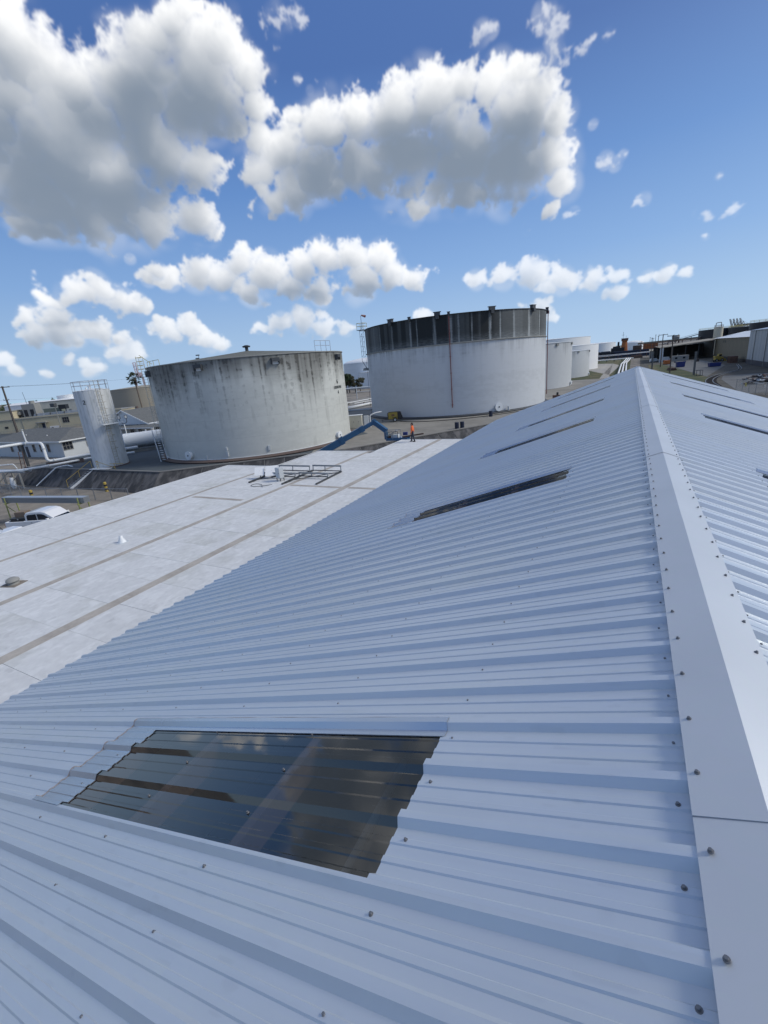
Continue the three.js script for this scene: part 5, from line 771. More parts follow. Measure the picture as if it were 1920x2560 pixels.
// ------------------------------------------------------------------ plants
{
  const t = thing('palm_tree', 'tall palm tree with drooping fan crown in front of the tan tank', 'palm tree', [-165, 0, -113.5]);
  obj('trunk', new THREE.TubeGeometry(new THREE.CatmullRomCurve3([V(0.9, 0, 0.3), V(0.5, 5, 0.1), V(0.15, 10, 0), V(0, 15, 0)]), 20, 0.26, 8).toNonIndexed(), M.bark, t);
  const fr = []; for (let i = 0; i < 34; i++) {
    const a = rr(0, 6.28), up = rr(-0.9, 1.1), L = rr(1.5, 2.2), dir = V(Math.cos(a) * Math.cos(up), Math.sin(up), Math.sin(a) * Math.cos(up)), base = V(0, 15.1, 0), tip = base.clone().addScaledVector(dir, L);
    fr.push(rod(base.toArray(), tip.toArray(), 0.025, 3)); const sx = V(-Math.sin(a), 0, Math.cos(a)), upv = sx.clone().cross(dir);
    for (let k = 0; k < 15; k++) { const q = (k / 14 - 0.5) * 2.6, d = dir.clone().multiplyScalar(Math.cos(q)).addScaledVector(sx, Math.sin(q)), e = tip.clone().addScaledVector(d, rr(0.8, 1.35)); e.y -= 0.25 + 0.2 * Math.abs(q); const w = sx.clone().multiplyScalar(0.06 * Math.cos(q)).addScaledVector(dir, -0.06 * Math.sin(q)); fr.push(quad(tip.toArray(), tip.clone().addScaledVector(d, 0.4).add(w).toArray(), e.toArray(), tip.clone().addScaledVector(d, 0.4).sub(w).toArray())); }
  }
  obj('crown', fr, M.palmLeaf, t); const sk = []; for (let i = 0; i < 60; i++) { const a = rr(0, 6.28), y = rr(13.6, 14.9); sk.push(quad([0.15 * Math.cos(a), y, 0.15 * Math.sin(a)], [0.5 * Math.cos(a + 0.2), y - 0.5, 0.5 * Math.sin(a + 0.2)], [0.42 * Math.cos(a), y - 1.0, 0.42 * Math.sin(a)], [0.5 * Math.cos(a - 0.2), y - 0.5, 0.5 * Math.sin(a - 0.2)])); } obj('dead_fronds', sk, M.bark, t);
}
function leafCloud(n, shape, size) {
  const pos = new Float32Array(n * 9), nor = new Float32Array(n * 9), a = V(), b = V(), c = V();
  for (let i = 0; i < n; i++) { const p = shape(); a.set(rr(-1, 1), rr(-1, 1), rr(-1, 1)).multiplyScalar(size); b.set(rr(-1, 1), rr(-1, 1), rr(-1, 1)).multiplyScalar(size); const nn = a.clone().cross(b).normalize(); [[0, 0, 0], a.toArray(), b.toArray()].forEach((q, k) => { for (let j = 0; j < 3; j++) { pos[i * 9 + k * 3 + j] = p[j] + q[j]; nor[i * 9 + k * 3 + j] = nn.toArray()[j]; } }); }
  const g = new THREE.BufferGeometry(); g.setAttribute('position', new THREE.BufferAttribute(pos, 3)); g.setAttribute('normal', new THREE.BufferAttribute(nor, 3)); g.setAttribute('uv', new THREE.BufferAttribute(new Float32Array(n * 6), 2)); return g;
}
function tree(label, x, z, h, w, m, group, n = 2600) {
  const t = thing('tree', label, 'tree', [x, 0, z], rr(0, 6), group), cl = []; for (let k = 0; k < 12; k++) cl.push([rr(-0.5, 0.5) * w, h * rr(0.38, 0.9), rr(-0.5, 0.5) * w, w * rr(0.16, 0.3)]);
  obj('trunk', rod([0, 0, 0], [0.1, h * 0.6, 0], 0.035 * h, 7, 0.012 * h), M.bark, t); obj('limb', cl.slice(0, 6).map((c) => rod([0.05, h * 0.35, 0], [c[0], c[1], c[2]], 0.012 * h, 5, 0.005 * h)), M.bark, t);
  obj('crown', leafCloud(n, () => { const c = cl[Math.floor(rnd() * cl.length)]; let u; do u = [rr(-1, 1), rr(-1, 1), rr(-1, 1)]; while (u[0] ** 2 + u[1] ** 2 + u[2] ** 2 > 1); return [c[0] + u[0] * c[3], c[1] + u[1] * c[3] * 0.8, c[2] + u[2] * c[3]]; }, 0.045 * h), m, t);
}
[[-121.5, -195, 10], [-119.3, -197, 8.6], [-123.6, -196, 9.4], [-117.6, -199, 7]].forEach(([x, z, h], i) => tree('dark green tree in the gap between the two big tanks', x, z, h, 4.2, i % 2 ? M.foliageDry : M.foliage, 'trees between the big tanks'));
{ const o = obj(numbered('distant_woods'), leafCloud(16000, () => { const q = rr(0, 1), a = mixv(-62, -80, q) * Math.PI / 180, d = rr(560, 640), h = 8 + 3.5 * perlin.noise(q * 23, 2, 0) + 3 * perlin.noise(q * 90, 5, 0); return [d * Math.sin(a), rr(0, h), -d * Math.cos(a)]; }, 1.3), M.foliage); o.userData = { kind: 'stuff', label: 'low dark line of woods on the horizon at the left', category: 'woods' }; }
{ const o = obj(numbered('scrub'), leafCloud(5000, () => { const q = rr(0, 1); return [mixv(-225, -165, q) + rr(-5, 5), rr(0, 2.6 + 1.4 * perlin.noise(q * 20, 1, 1)), mixv(-290, -300, q) + rr(-6, 6)]; }, 0.5), M.foliageDry); o.userData = { kind: 'stuff', label: 'dry green scrub on the ground between the big tanks', category: 'scrub' }; }

// ------------------------------------------------------------------ between the big tanks
{
  const t = thing('pipe_portal', 'grey goal post shaped pipe portal between the big tanks', 'pipe frame'); obj('beam', rod([-84, 5.25, -124], [-70, 5.2, -132], 0.22, 10), M.paleGrey, t); for (const [x, z] of [[-77.2, -127.7], [-71.5, -131.1], [-83, -124.6]]) obj('post', cy(0.13, 0.13, 5.1, x, 0, z, 10), M.paleGrey, t); obj('lower_beam', rod([-77.2, 4.0, -127.7], [-70, 3.9, -131.8], 0.1, 8), M.paleGrey, t);
  const P = (l, pts, r, m) => { const o = thing('ground_pipe', l, 'pipe', [0, 0, 0], 0, 'pipes between the big tanks'); obj('pipe_run', path(pts, r, 10, 0.4), m, o); const s = []; for (const p of [pts[0], pts[1]]) s.push(bx(0.3, Math.max(0.1, p[1] - PAD), 0.5, mixv(pts[0][0], pts[1][0], p === pts[0] ? 0.2 : 0.8), PAD, mixv(pts[0][2], pts[1][2], p === pts[0] ? 0.2 : 0.8))); obj('sleeper', s, M.concrete, o); };
  P('fat white pipe slanting across the gap between the big tanks', [[-59.4, 2.35, -88], [-58, 2.35, -106]], 0.3, M.white); P('grey pipe lying below the fat white pipe in the gap', [[-58.5, 2.15, -88.5], [-48.9, 2.15, -90.4]], 0.14, M.paleGrey); P('thin white pipe above the fat white pipe in the gap', [[-68, 2.4, -104], [-66.2, 2.4, -120]], 0.13, M.white); P('second thin white pipe behind the thin white pipe in the gap', [[-64, 2.4, -104], [-60.5, 2.4, -124]], 0.1, M.white);
  const c = thing('electric_cabinet', 'cream electric cabinet with double door beside the blue lift boom', 'cabinet', [-38.75, PAD, -62.4], 0.35);
  obj('body', rbx(2.2, 1.95, 0.9, 0.02, 0, 0.08, 0), M.cream, c); obj('roof_plate', bx(2.4, 0.08, 1.1, 0, 2.03, 0), M.white, c); obj('plinth', bx(2.25, 0.08, 0.95), M.concrete, c); for (const s of [-0.52, 0.3]) { const d = new THREE.Group(); d.name = 'door'; d.position.set(s, 0.25, 0.46); c.add(d); obj('leaf', rbx(0.74, 1.6, 0.03, 0.01), M.cream, d); obj('handle', bx(0.04, 0.16, 0.03, 0.28, 0.75, 0.03), M.darkSteel, d); }
  const b = thing('meter_box', 'white upright panel box beside the cream cabinet', 'cabinet', [-37.1, PAD, -63.1], 0.35); obj('box', rbx(0.75, 1.7, 0.3, 0.02, 0, 0.15, 0), M.white, b); obj('leg', [bx(0.06, 0.15, 0.2, -0.3, 0, 0), bx(0.06, 0.15, 0.2, 0.3, 0, 0)], M.darkSteel, b); obj('conduit', path([[0.6, 0, 0], [0.6, 1.85, 0], [1.6, 2.2, -0.3], [2.4, 2.2, -0.8]], 0.09, 8, 0.3), M.white, b);
}
// towed compressor
{
  const t = thing('air_compressor', 'yellow towed air compressor with dark ends beside the banded tank', 'compressor', [-35.4, PAD, -69.6], 0.5);
  obj('housing', extrudeSide([[-0.95, 0.5], [0.85, 0.5], [0.95, 0.75], [0.95, 1.42], [0.85, 1.5], [-0.85, 1.5], [-0.95, 1.42]], 1.35, 0.05), mat(0.30, 0.23, 0.045, 0.6), t); obj('rear_shroud', extrudeSide([[0.6, 0.5], [1.45, 0.5], [1.12, 1.53], [0.6, 1.53]], 1.4, 0.03), M.black, t); obj('front_shroud', extrudeSide([[-0.97, 0.55], [-1.1, 0.55], [-1.08, 1.42], [-0.97, 1.48]], 1.3, 0.02), M.black, t); obj('roof_trim', rbx(1.8, 0.05, 1.2, 0.02, 0, 1.5, 0), M.black, t); obj('panel_line', bx(0.5, 0.3, 0.02, -0.2, 0.95, 0.69), M.rust, t);
  obj('chassis', bx(2.6, 0.1, 0.9, 0, 0.38, 0), M.darkSteel, t); obj('drawbar', bar([-1.1, 0.42, 0], [-2.2, 0.4, 0], 0.09, 0.09), M.darkSteel, t); obj('jockey_leg', bx(0.07, 0.42, 0.07, -2.0, 0, 0), M.darkSteel, t); for (const s of [-0.7, 0.7]) wheel(t, 0.1, s, 0.33); for (const s of [-0.72, 0.72]) obj('mudguard', bx(0.85, 0.05, 0.26, 0.1, 0.7, s), M.black, t);
  const h = thing('air_hose', 'long dark hose trailing over the pad from the compressor', 'hose'); obj('hose', new THREE.TubeGeometry(new THREE.CatmullRomCurve3([V(-34, PAD + 0.05, -68.9), V(-31, PAD + 0.05, -67.8), V(-27, PAD + 0.05, -68.2), V(-22, PAD + 0.05, -70.6), V(-18.6, PAD + 0.05, -73.8), V(-14, PAD + 0.05, -79)]), 60, 0.05, 6).toNonIndexed(), M.rubber, h);
}
function drum(label, x, z, m, group) { const t = thing('steel_drum', label, 'drum', [x, PAD, z], 0, group); obj('barrel', lathe([[0.001, 0], [0.28, 0], [0.29, 0.02], [0.285, 0.28], [0.297, 0.3], [0.285, 0.32], [0.285, 0.56], [0.297, 0.58], [0.285, 0.6], [0.29, 0.86], [0.27, 0.87], [0.001, 0.85]], 22), m, t); obj('bung', cy(0.03, 0.03, 0.02, 0.15, 0.855, 0, 8), M.galv, t); }
drum('dark drum standing below the manway of the banded tank', -19.4, -71.7, M.navy);
drum('navy drum at the pad edge, beside its twin', -20.95, -59.7, M.navy, 'pair of navy drums on the pad edge'); drum('navy drum at the pad edge, beside its twin', -20.35, -60.2, M.navy, 'pair of navy drums on the pad edge');
{ const t = thing('pump_box', 'dark rusty pump box at the right foot of the banded tank', 'box', [-12.6, PAD, -94.2], 0.2); obj('casing', rbx(1.3, 0.75, 0.9, 0.03, 0, 0.08, 0), M.rust, t); obj('skid', bx(1.5, 0.08, 1.0), M.darkSteel, t); obj('motor', cy(0.2, 0.2, 0.5, 0.2, 0.83, 0, 14), M.black, t); }

// ------------------------------------------------------------------ blue boom lift and worker
{
  const t = thing('boom_lift', 'blue articulated boom lift reaching up over the edge of the flat roof', 'boom lift');
  const A = [-31.3, 1.6, -37.4], L = [-27.9, 3.1, -39.5], E = [-23.95, 5.45, -41.95], J = [-22.3, 4.55, -41.5];
  const along = (q) => [mixv(A[0], E[0], q), mixv(A[1], E[1], q), mixv(A[2], E[2], q)];
  obj('base_boom', bar(A, along(0.6), 0.5, 0.7), M.blue, t); obj('mid_boom', bar(along(0.56), along(0.86), 0.38, 0.52), M.blue, t); obj('tip_boom', bar(along(0.8), E, 0.3, 0.4), M.blue, t);
  for (const [q, w, h] of [[0.6, 0.58, 0.8], [0.86, 0.46, 0.62]]) obj('boom_collar', bar(along(q - 0.035), along(q + 0.01), w, h), M.blue, t);
  obj('elbow', [move(cy(0.32, 0.32, 0.34, 0, -0.17, 0, 18).rotateX(Math.PI / 2), ...E, 0.55)], M.blue, t); obj('jib', bar(E, J, 0.3, 0.48), M.blue, t); obj('hydraulic_hose', [rod([along(0.3)[0], along(0.3)[1] + 0.36, along(0.3)[2]], [along(0.84)[0], along(0.84)[1] + 0.3, along(0.84)[2]], 0.04, 6), rod([along(0.35)[0] + 0.15, along(0.35)[1] - 0.4, along(0.35)[2] + 0.15], [along(0.6)[0] + 0.1, along(0.6)[1] - 0.38, along(0.6)[2] + 0.1], 0.05, 6)], M.galv, t);
  obj('turntable', [rbx(2.6, 1.0, 2.2, 0.12, A[0] - 0.4, 0.95, A[2], 0.5), cy(0.8, 0.8, 0.2, A[0], 0.76, A[2], 20)], M.blue, t); obj('chassis', rbx(3.6, 0.4, 2.2, 0.08, A[0], 0.4, A[2], 0.5), M.darkSteel, t); for (const [x, z] of [[-1.3, -1.1], [1.3, -1.1], [-1.3, 1.1], [1.3, 1.1]]) { const c = Math.cos(0.5), s = Math.sin(0.5); wheel(t, A[0] + x * c + z * s, A[2] - x * s + z * c, 0.45); t.children[t.children.length - 1].rotation.y = 0.5; }
  // work platform
  const b = new THREE.Group(); b.name = 'work_platform'; b.position.set(-21.3, 3.62, -41.55); b.rotation.y = 0.12; t.add(b);
  obj('floor', bx(2.3, 0.08, 0.95, 0.2, 0, 0), M.blue, b); obj('toe_board', [bx(2.3, 0.2, 0.03, 0.2, 0.08, 0.46), bx(2.3, 0.2, 0.03, 0.2, 0.08, -0.46)], M.blue, b); obj('rails', railing([[-0.9, 0.08, 0.46], [-0.2, 0.08, 0.46]], 0.9, 0.025).concat(railing([[-0.9, 0.08, -0.46], [-0.2, 0.08, -0.46], [0.4, 0.08, -0.46]], 0.9, 0.025)), M.steel, b);
  obj('control_box', rbx(0.45, 0.3, 0.3, 0.03, 1.1, 0.5, 0.2), M.deepBlue, b); obj('platform_mount', bx(0.3, 0.75, 0.4, -1.05, 0.1, 0), M.blue, b); obj('platform_hook', [bar([1.35, 0.0, 0], [1.35, -0.45, 0], 0.05, 0.05)], M.darkSteel, b);
  const g = thing('welding_set', 'grey welding generator with open tilted lid in the lift platform', 'generator', [-21.5, 3.705, -41.5], 0.12); obj('case', rbx(0.75, 0.5, 0.6, 0.04, 0.15, 0, 0), M.paleGrey, g); obj('lid', bx(1.05, 0.05, 0.7, -0.1, 0.62, 0, 0, 0, 0.5), M.steel, g); obj('engine', rbx(0.4, 0.35, 0.45, 0.03, -0.35, 0, 0), M.rust, g); obj('frame', [bar([-0.55, 0, 0.3], [-0.55, 0.75, 0.3], 0.04, 0.04), bar([0.5, 0, 0.3], [0.5, 0.85, 0.3], 0.04, 0.04), bar([-0.55, 0.75, 0.3], [0.5, 0.85, 0.3], 0.04, 0.04)], M.darkSteel, g); obj('fuel_can', rbx(0.22, 0.3, 0.2, 0.03, 0.75, 0, 0.1), M.white, g);
  const p = thing('scrap_bars', 'dark steel bars jutting from the lift platform towards the worker', 'steel bars', [-19.4, 3.95, -41.2], 0.12); for (const k of [0, 1, 2]) obj('bar', bar([-0.9, -0.02 + k * 0.06, -0.1 + k * 0.09], [1.3, 0.26 + k * 0.05, 0.0 + k * 0.05], 0.05, 0.05), M.rust, p);
}
function sdfMesh(bones, cell) {
  const lo = V(1e9, 1e9, 1e9), hi = V(-1e9, -1e9, -1e9); for (const b of bones) for (const [p, r] of [[b[0], b[2]], [b[1], b[3]]]) for (const [k, i] of [['x', 0], ['y', 1], ['z', 2]]) { lo[k] = Math.min(lo[k], p[i] - r - 0.04); hi[k] = Math.max(hi[k], p[i] + r + 0.04); }
  const S = Math.max(hi.x - lo.x, hi.y - lo.y, hi.z - lo.z), res = Math.min(110, Math.ceil(S / cell)), mc = new MarchingCubes(res, M.skin, false, false, 60000); mc.isolation = 0;
  const c = lo.clone().add(hi).multiplyScalar(0.5), h = S / 2, a = V(), d = V(), p = V();
  for (let z = 0; z < res; z++) for (let y = 0; y < res; y++) for (let x = 0; x < res; x++) {
    p.set(c.x + (x / res * 2 - 1) * h, c.y + (y / res * 2 - 1) * h, c.z + (z / res * 2 - 1) * h); let s = 0;
    for (const b of bones) { a.set(...b[0]); d.set(b[1][0] - b[0][0], b[1][1] - b[0][1], b[1][2] - b[0][2]); const q = clamp(p.clone().sub(a).dot(d) / Math.max(1e-9, d.lengthSq())), dist = p.distanceTo(a.addScaledVector(d, q)) - mixv(b[2], b[3], q); s += Math.exp(-dist * 55); }
    mc.field[x + y * res + z * res * res] = Math.log(s + 1e-30) / 55;
  }
  mc.update(); const n = mc.count, g = new THREE.BufferGeometry(), P = new Float32Array(n * 3); for (let i = 0; i < n; i++) { P[i * 3] = c.x + mc.positionArray[i * 3] * h; P[i * 3 + 1] = c.y + mc.positionArray[i * 3 + 1] * h; P[i * 3 + 2] = c.z + mc.positionArray[i * 3 + 2] * h; }
  g.setAttribute('position', new THREE.BufferAttribute(P, 3)); g.setAttribute('normal', new THREE.BufferAttribute(mc.normalArray.slice(0, n * 3), 3)); g.setAttribute('uv', new THREE.BufferAttribute(new Float32Array(n * 2), 2)); return g;
}
{
  const t = thing('person', 'worker in orange shirt and dark trousers standing on the flat roof edge', 'person', [-18.2, FR + 0.003, -38.9], 0.25);
  // faces -x, weight on both feet, arms hanging slightly forward, head bent towards the lift
  const hd = [[[-0.02, 1.46, 0], [-0.035, 1.54, 0], 0.06, 0.058], [[-0.05, 1.62, 0], [-0.04, 1.66, 0], 0.088, 0.092], [[-0.1, 1.56, 0], [-0.09, 1.6, 0], 0.05, 0.06], [[-0.145, 1.605, 0], [-0.13, 1.63, 0], 0.016, 0.012], [[-0.03, 1.62, 0.09], [-0.03, 1.64, 0.09], 0.018, 0.02], [[-0.03, 1.62, -0.09], [-0.03, 1.64, -0.09], 0.018, 0.02]];
  const hands = []; for (const s of [-1, 1]) { const b = [-0.14, 0.80, s * 0.25]; hands.push([[-0.12, 0.9, s * 0.25], b, 0.03, 0.038]); for (let k = 0; k < 4; k++) { const x = b[0] - 0.03 + k * 0.02, L = [0.075, 0.085, 0.08, 0.06][k]; hands.push([[x, 0.79, s * 0.25], [x - 0.006, 0.79 - L * 0.6, s * 0.255], 0.012, 0.01], [[x - 0.006, 0.79 - L * 0.6, s * 0.255], [x + 0.006, 0.79 - L, s * 0.245], 0.01, 0.008]); } hands.push([[b[0] - 0.035, 0.83, s * 0.245], [b[0] - 0.07, 0.78, s * 0.235], 0.013, 0.009]); }
  obj('body', [sdfMesh(hd, 0.008), sdfMesh(hands, 0.009)], M.skin, t);
  const shirt = [[[0, 0.98, 0], [-0.01, 1.2, 0], 0.15, 0.155], [[-0.01, 1.2, 0], [-0.01, 1.4, 0], 0.155, 0.12], [[-0.01, 1.2, 0.07], [-0.01, 1.36, 0.1], 0.13, 0.11], [[-0.01, 1.2, -0.07], [-0.01, 1.36, -0.1], 0.13, 0.11], [[-0.02, 1.43, 0], [-0.025, 1.48, 0], 0.085, 0.075]]; for (const s of [-1, 1]) shirt.push([[-0.01, 1.39, s * 0.17], [0.03, 1.12, s * 0.25], 0.075, 0.06], [[0.03, 1.12, s * 0.25], [-0.11, 0.91, s * 0.25], 0.058, 0.046]);
  obj('shirt', sdfMesh(shirt, 0.012), M.orange, t);
  const tr = [[[0, 0.98, -0.07], [0, 0.98, 0.07], 0.125, 0.125]]; for (const s of [-1, 1]) { const f = s * 0.16; tr.push([[0, 0.95, s * 0.09], [f * 0.6 - 0.03, 0.52, s * 0.11], 0.1, 0.075], [[f * 0.6 - 0.03, 0.52, s * 0.11], [f, 0.1, s * 0.12], 0.074, 0.06]); }
  obj('trousers', sdfMesh(tr, 0.012), M.jeans, t);
  const bt = []; for (const s of [-1, 1]) { const f = s * 0.16; bt.push([[f + 0.04, 0.05, s * 0.12], [f - 0.15, 0.042, s * 0.125], 0.05, 0.042], [[f, 0.14, s * 0.12], [f, 0.06, s * 0.12], 0.058, 0.055]); } obj('boots', sdfMesh(bt, 0.009), M.boots, t);
  obj('hair', sdfMesh([[[-0.02, 1.68, 0], [-0.01, 1.7, 0], 0.092, 0.088], [[0.03, 1.6, 0], [0.02, 1.66, 0], 0.07, 0.08]], 0.009), M.cap, t);
}

// ------------------------------------------------------------------ right side: pipes, road, sheds, quay
for (const [k, l] of [[0, 'white product pipe nearest the gravel road, first of three'], [1, 'white product pipe in the middle of the three beside the road'], [2, 'white product pipe of the three farthest from the gravel road']]) {
  const t = thing('product_pipe', l, 'pipe', [0, 0, 0], 0, 'three white pipes beside the gravel road'), x = -3.7 + k * 1.15; obj('pipe_run', path([[x + 0.4, 1, -150], [x - 0.2, 1, -190], [x - 0.7, 1, -278 - k * 6], [x + 0.3, 1.6, -292 - k * 6], [x + 1.2, 1.6, -356]], 0.3, 10, 3), M.whiteAndSunlit, t); for (const z of [-165, -200, -240, -275, -320]) obj('sleeper', bx(0.7, z < -290 ? 1.3 : 0.75, 0.5, x - 0.3 + (z < -290 ? 0.8 : 0), 0, z), M.concrete, t);
}
{
  const P = (l, pts, r) => { const t = thing('quay_pipe', l, 'pipe', [0, 0, 0], 0, 'white pipes running across to the quay'); obj('pipe_run', path(pts, r, 8, 1), M.whiteAndSunlit, t); const s = []; for (let k = 0; k < 6; k++) { const q = (k + 0.5) / 6, a = pts[0], b = pts[pts.length - 1]; s.push(bx(0.4, mixv(a[1], b[1], q), 0.4, mixv(a[0], b[0], q), 0, mixv(a[2], b[2], q))); } obj('support', s, M.rust, t); };
  P('white pipe crossing behind the three pipes towards the white tanks', [[-26, 1.4, -357], [1.5, 1.4, -357]], 0.35); P('long white pipe on rusty supports running along the quay', [[-24, 2.6, -420], [46, 4.2, -395]], 0.22); P('second white quay pipe in front of the tugboat', [[-26, 3.2, -432], [14, 3.4, -428]], 0.2);
}
{ // tugboat
  const t = thing('tugboat', 'black hulled tugboat with orange wheelhouse tower moored at the quay', 'tugboat', [-6, 0.011, -500], 0);
  obj('hull', extrudeSide([[-26, 0], [30, 0], [31, 4.5], [12, 4.2], [-8, 3.8], [-20, 4.6], [-24, 5.2]], 9, 0.6), M.black, t); obj('deckhouse', [rbx(11, 4, 7, 0.3, -5.5, 3.8, 0), rbx(6, 2.6, 6, 0.3, -6.5, 6.6, 0)], M.black, t); obj('bulwark', rbx(8, 1.6, 8, 0.3, -15.5, 3.9, 0), M.navy, t);
  const w = new THREE.Group(); w.name = 'wheelhouse'; w.position.set(0, 3.8, 0); t.add(w); obj('tower', new THREE.CylinderGeometry(3.0, 4.2, 9.5, 4, 1).rotateY(Math.PI / 4).translate(0, 4.75, 0).toNonIndexed(), M.orangePaint, w); obj('bridge', rbx(5.6, 2.2, 5.6, 0.2, 0, 9.4, 0), M.orangePaint, w); obj('bridge_window', [bx(5.0, 0.9, 5.7, 0, 10.1, 0), bx(5.7, 0.9, 5.0, 0, 10.1, 0)], M.pane, w); obj('roof', bx(6.4, 0.25, 6.4, 0, 11.6, 0), M.rust, w);
  obj('mast', [rod([-1.5, 15.3, 0], [-1.5, 21.3, 0], 0.14, 6), rod([-2.6, 18.6, 0], [-0.4, 18.6, 0], 0.1, 5), rod([1, 15.3, 0], [1, 18, 0], 0.08, 5)], M.darkSteel, t); obj('funnel', cy(0.8, 0.9, 4, -5, 9, 2, 14), M.black, t);
  for (const [x, w2, h, l] of [[6.5, 7, 3.9, 'rust red container on the barge beside the tug tower'], [16.5, 11, 4.9, 'orange container on the barge farther from the tug tower']]) { const c = thing('cargo_container', l, 'container', [x - 2, 4.55, -486.5]); obj('box', bx(w2, h, 3), x < 10 ? M.rust : M.orangePaint, c); for (let k = 0; k < 5; k++) obj('rib', bx(0.2, h, 0.12, -w2 / 2 + (k + 0.5) * w2 / 5, 0, 1.53), M.rust, c); }
  const b = thing('barge', 'long dark barge moored in front of the tugboat', 'barge', [32, 0.011, -486]); obj('hull', extrudeSide([[-44, 0], [44, 0], [46, 4.5], [-46, 4.5]], 10, 0.3), M.navy, b); obj('deck_pipes', [rod([-8, 5.6, 3], [44, 6.4, 3], 0.3, 6), rod([-6, 6.6, 1], [44, 7.6, 1], 0.25, 6), rod([4, 8.2, 0], [44, 8.6, 0], 0.2, 6)], M.trimGrey, b); const gear = []; for (let k = 0; k < 34; k++) { const x = rr(-4, 44), h = rr(1.2, 5.2) * (0.5 + x / 60); gear.push(bx(rr(0.3, 2), h, 0.8, x, 4.5, rr(-3, 4))); } obj('deck_gear', gear, M.trimGrey, b);
}
for (const [x, z, h, l, w] of [[11.6, -185, 12.2, 'utility pole with a crossarm standing at the grass strip by the shed', 3.4], [11.1, -233, 13.2, 'utility pole with a crossarm in front of the open shed end', 3.4], [16.4, -440, 15.4, 'tall utility pole without crossarm near the quay', 0.8], [15, -520, 14.5, 'slim far pole behind the barge containers', 0.8], [7, -470, 11.5, 'short far pole with a small crossarm near the tugboat', 2.4], [13.6, -330, 13.4, 'dark pole without crossarm behind the pale shed end wall', 0.7], [9.4, -300, 12.6, 'dark pole standing between the ridge end post and the shed', 0.7], [19, -560, 13.5, 'thin far pole with short crossarm behind the barge', 2.2]]) utilityPole(l, x, z, h, { arms: [[h - 0.35, w]], group: 'poles along the quay road' });
for (const [x, z, h, l] of [[7.6, -221, 6.8, 'pale concrete post just beyond the end of the ridge'], [16.9, -170, 6.6, 'pale concrete post beside the open steel cage']]) { const t = thing('concrete_post', l, 'post', [x, 0, z], 0, 'pale concrete posts'); obj('shaft', rbx(0.55, h, 0.55, 0.06), M.apron, t); obj('cap', bx(0.65, 0.12, 0.65, 0, h, 0), M.apron, t); }
function ribbedWall(parent, x, z0, z1, y0, y1, m, pitch = 2.0) { const n = Math.round(Math.abs(z1 - z0) / pitch); for (let k = 0; k < n; k++) { const a = mixv(z0, z1, k / n), b = mixv(z0, z1, (k + 1) / n); obj('wall_panel', [bx(0.1, y1 - y0, Math.abs(b - a) - 0.03, x, y0, (a + b) / 2), bx(0.03, y1 - y0, 0.16, x - 0.06, y0, a - 0.2), bx(0.03, y1 - y0, 0.16, x - 0.06, y0, (a + b) / 2)], m, parent); } }
{
  const t = thing('metal_warehouse', 'tall pale grey metal clad warehouse at the right edge', 'building'); ribbedWall(t, 37, -160, -214, 1.6, 11.3,  new THREE.MeshStandardMaterial({ roughness: 0.6, map: grimy(0.40, 0.42, 0.43, 0.12, 8) }), 9); obj('core', bx(40, 11.2, 53.6, 57.15, 0.003, -187), M.paleGrey, t); obj('roof', [quad([36.4, 11.3, -159.5], [36.4, 11.3, -214.4], [57, 13.4, -214.4], [57, 13.4, -159.5]), quad([78, 11.3, -159.5], [78, 11.3, -214.4], [57, 13.4, -214.4], [57, 13.4, -159.5])], M.galv, t); obj('base_wall', bx(0.3, 1.6, 54, 36.95, 0.003, -187), M.navy, t); for (const z of [-172, -188, -204]) obj('downpipe', bx(0.18, 11, 0.18, 36.75, 0.2, z), M.trimGrey, t);
  const s = thing('tan_shed', 'long tan corrugated metal shed next to the pale grey warehouse', 'building'); ribbedWall(s, 38.5, -216, -304, 1.1, 9.2, new THREE.MeshStandardMaterial({ roughness: 0.75, map: grimy(0.24, 0.21, 0.15, 0.2, 9) }), 2.4); obj('core', bx(24, 9.1, 87, 50.65, 0.003, -260), M.tan, s); obj('base_wall', bx(0.3, 1.1, 88, 38.4, 0.003, -260), M.black, s); obj('roof', [quad([37.6, 9.2, -215.5], [37.6, 9.2, -304.5], [50.5, 11.4, -304.5], [50.5, 11.4, -215.5]), quad([63, 9.2, -215.5], [63, 9.2, -304.5], [50.5, 11.4, -304.5], [50.5, 11.4, -215.5])], M.white, s); obj('skylight_strip', [bx(3.4, 0.06, 7, 43, 10.1, -296, 0, 0, 0.168), bx(3.4, 0.06, 5, 43, 10.1, -232, 0, 0, 0.168)], M.paleGrey, s); obj('wall_vent', [bx(0.1, 1.0, 0.8, 38.3, 7.2, -277), bx(0.1, 1.0, 0.8, 38.3, 7.2, -272)], M.darkSteel, s);
  const c = thing('open_shed', 'open fronted dark shed with sloping roof and pale end wall', 'shed'); obj('roof', [quad([12.6, 7.3, -284], [40, 9.0, -300], [40, 9.3, -345], [12.6, 7.4, -345]), quad([12.6, 6.9, -284], [40, 8.6, -300], [40, 9.0, -300], [12.6, 7.3, -284])], M.tan, c); obj('end_wall', bx(1.6, 6.9, 0.3, 13.7, 0.003, -285), M.paleGrey, c); obj('back_wall', bx(28, 7, 0.3, 26, 0.003, -344), M.black, c); obj('inner_wall', bx(0.3, 8.4, 40, 37.9, 0.003, -323), M.black, c); for (const x of [19, 25, 31]) obj('column', bx(0.35, 7.5, 0.35, x, 0, -289 - (x - 12) * 0.5), M.darkSteel, c);
}
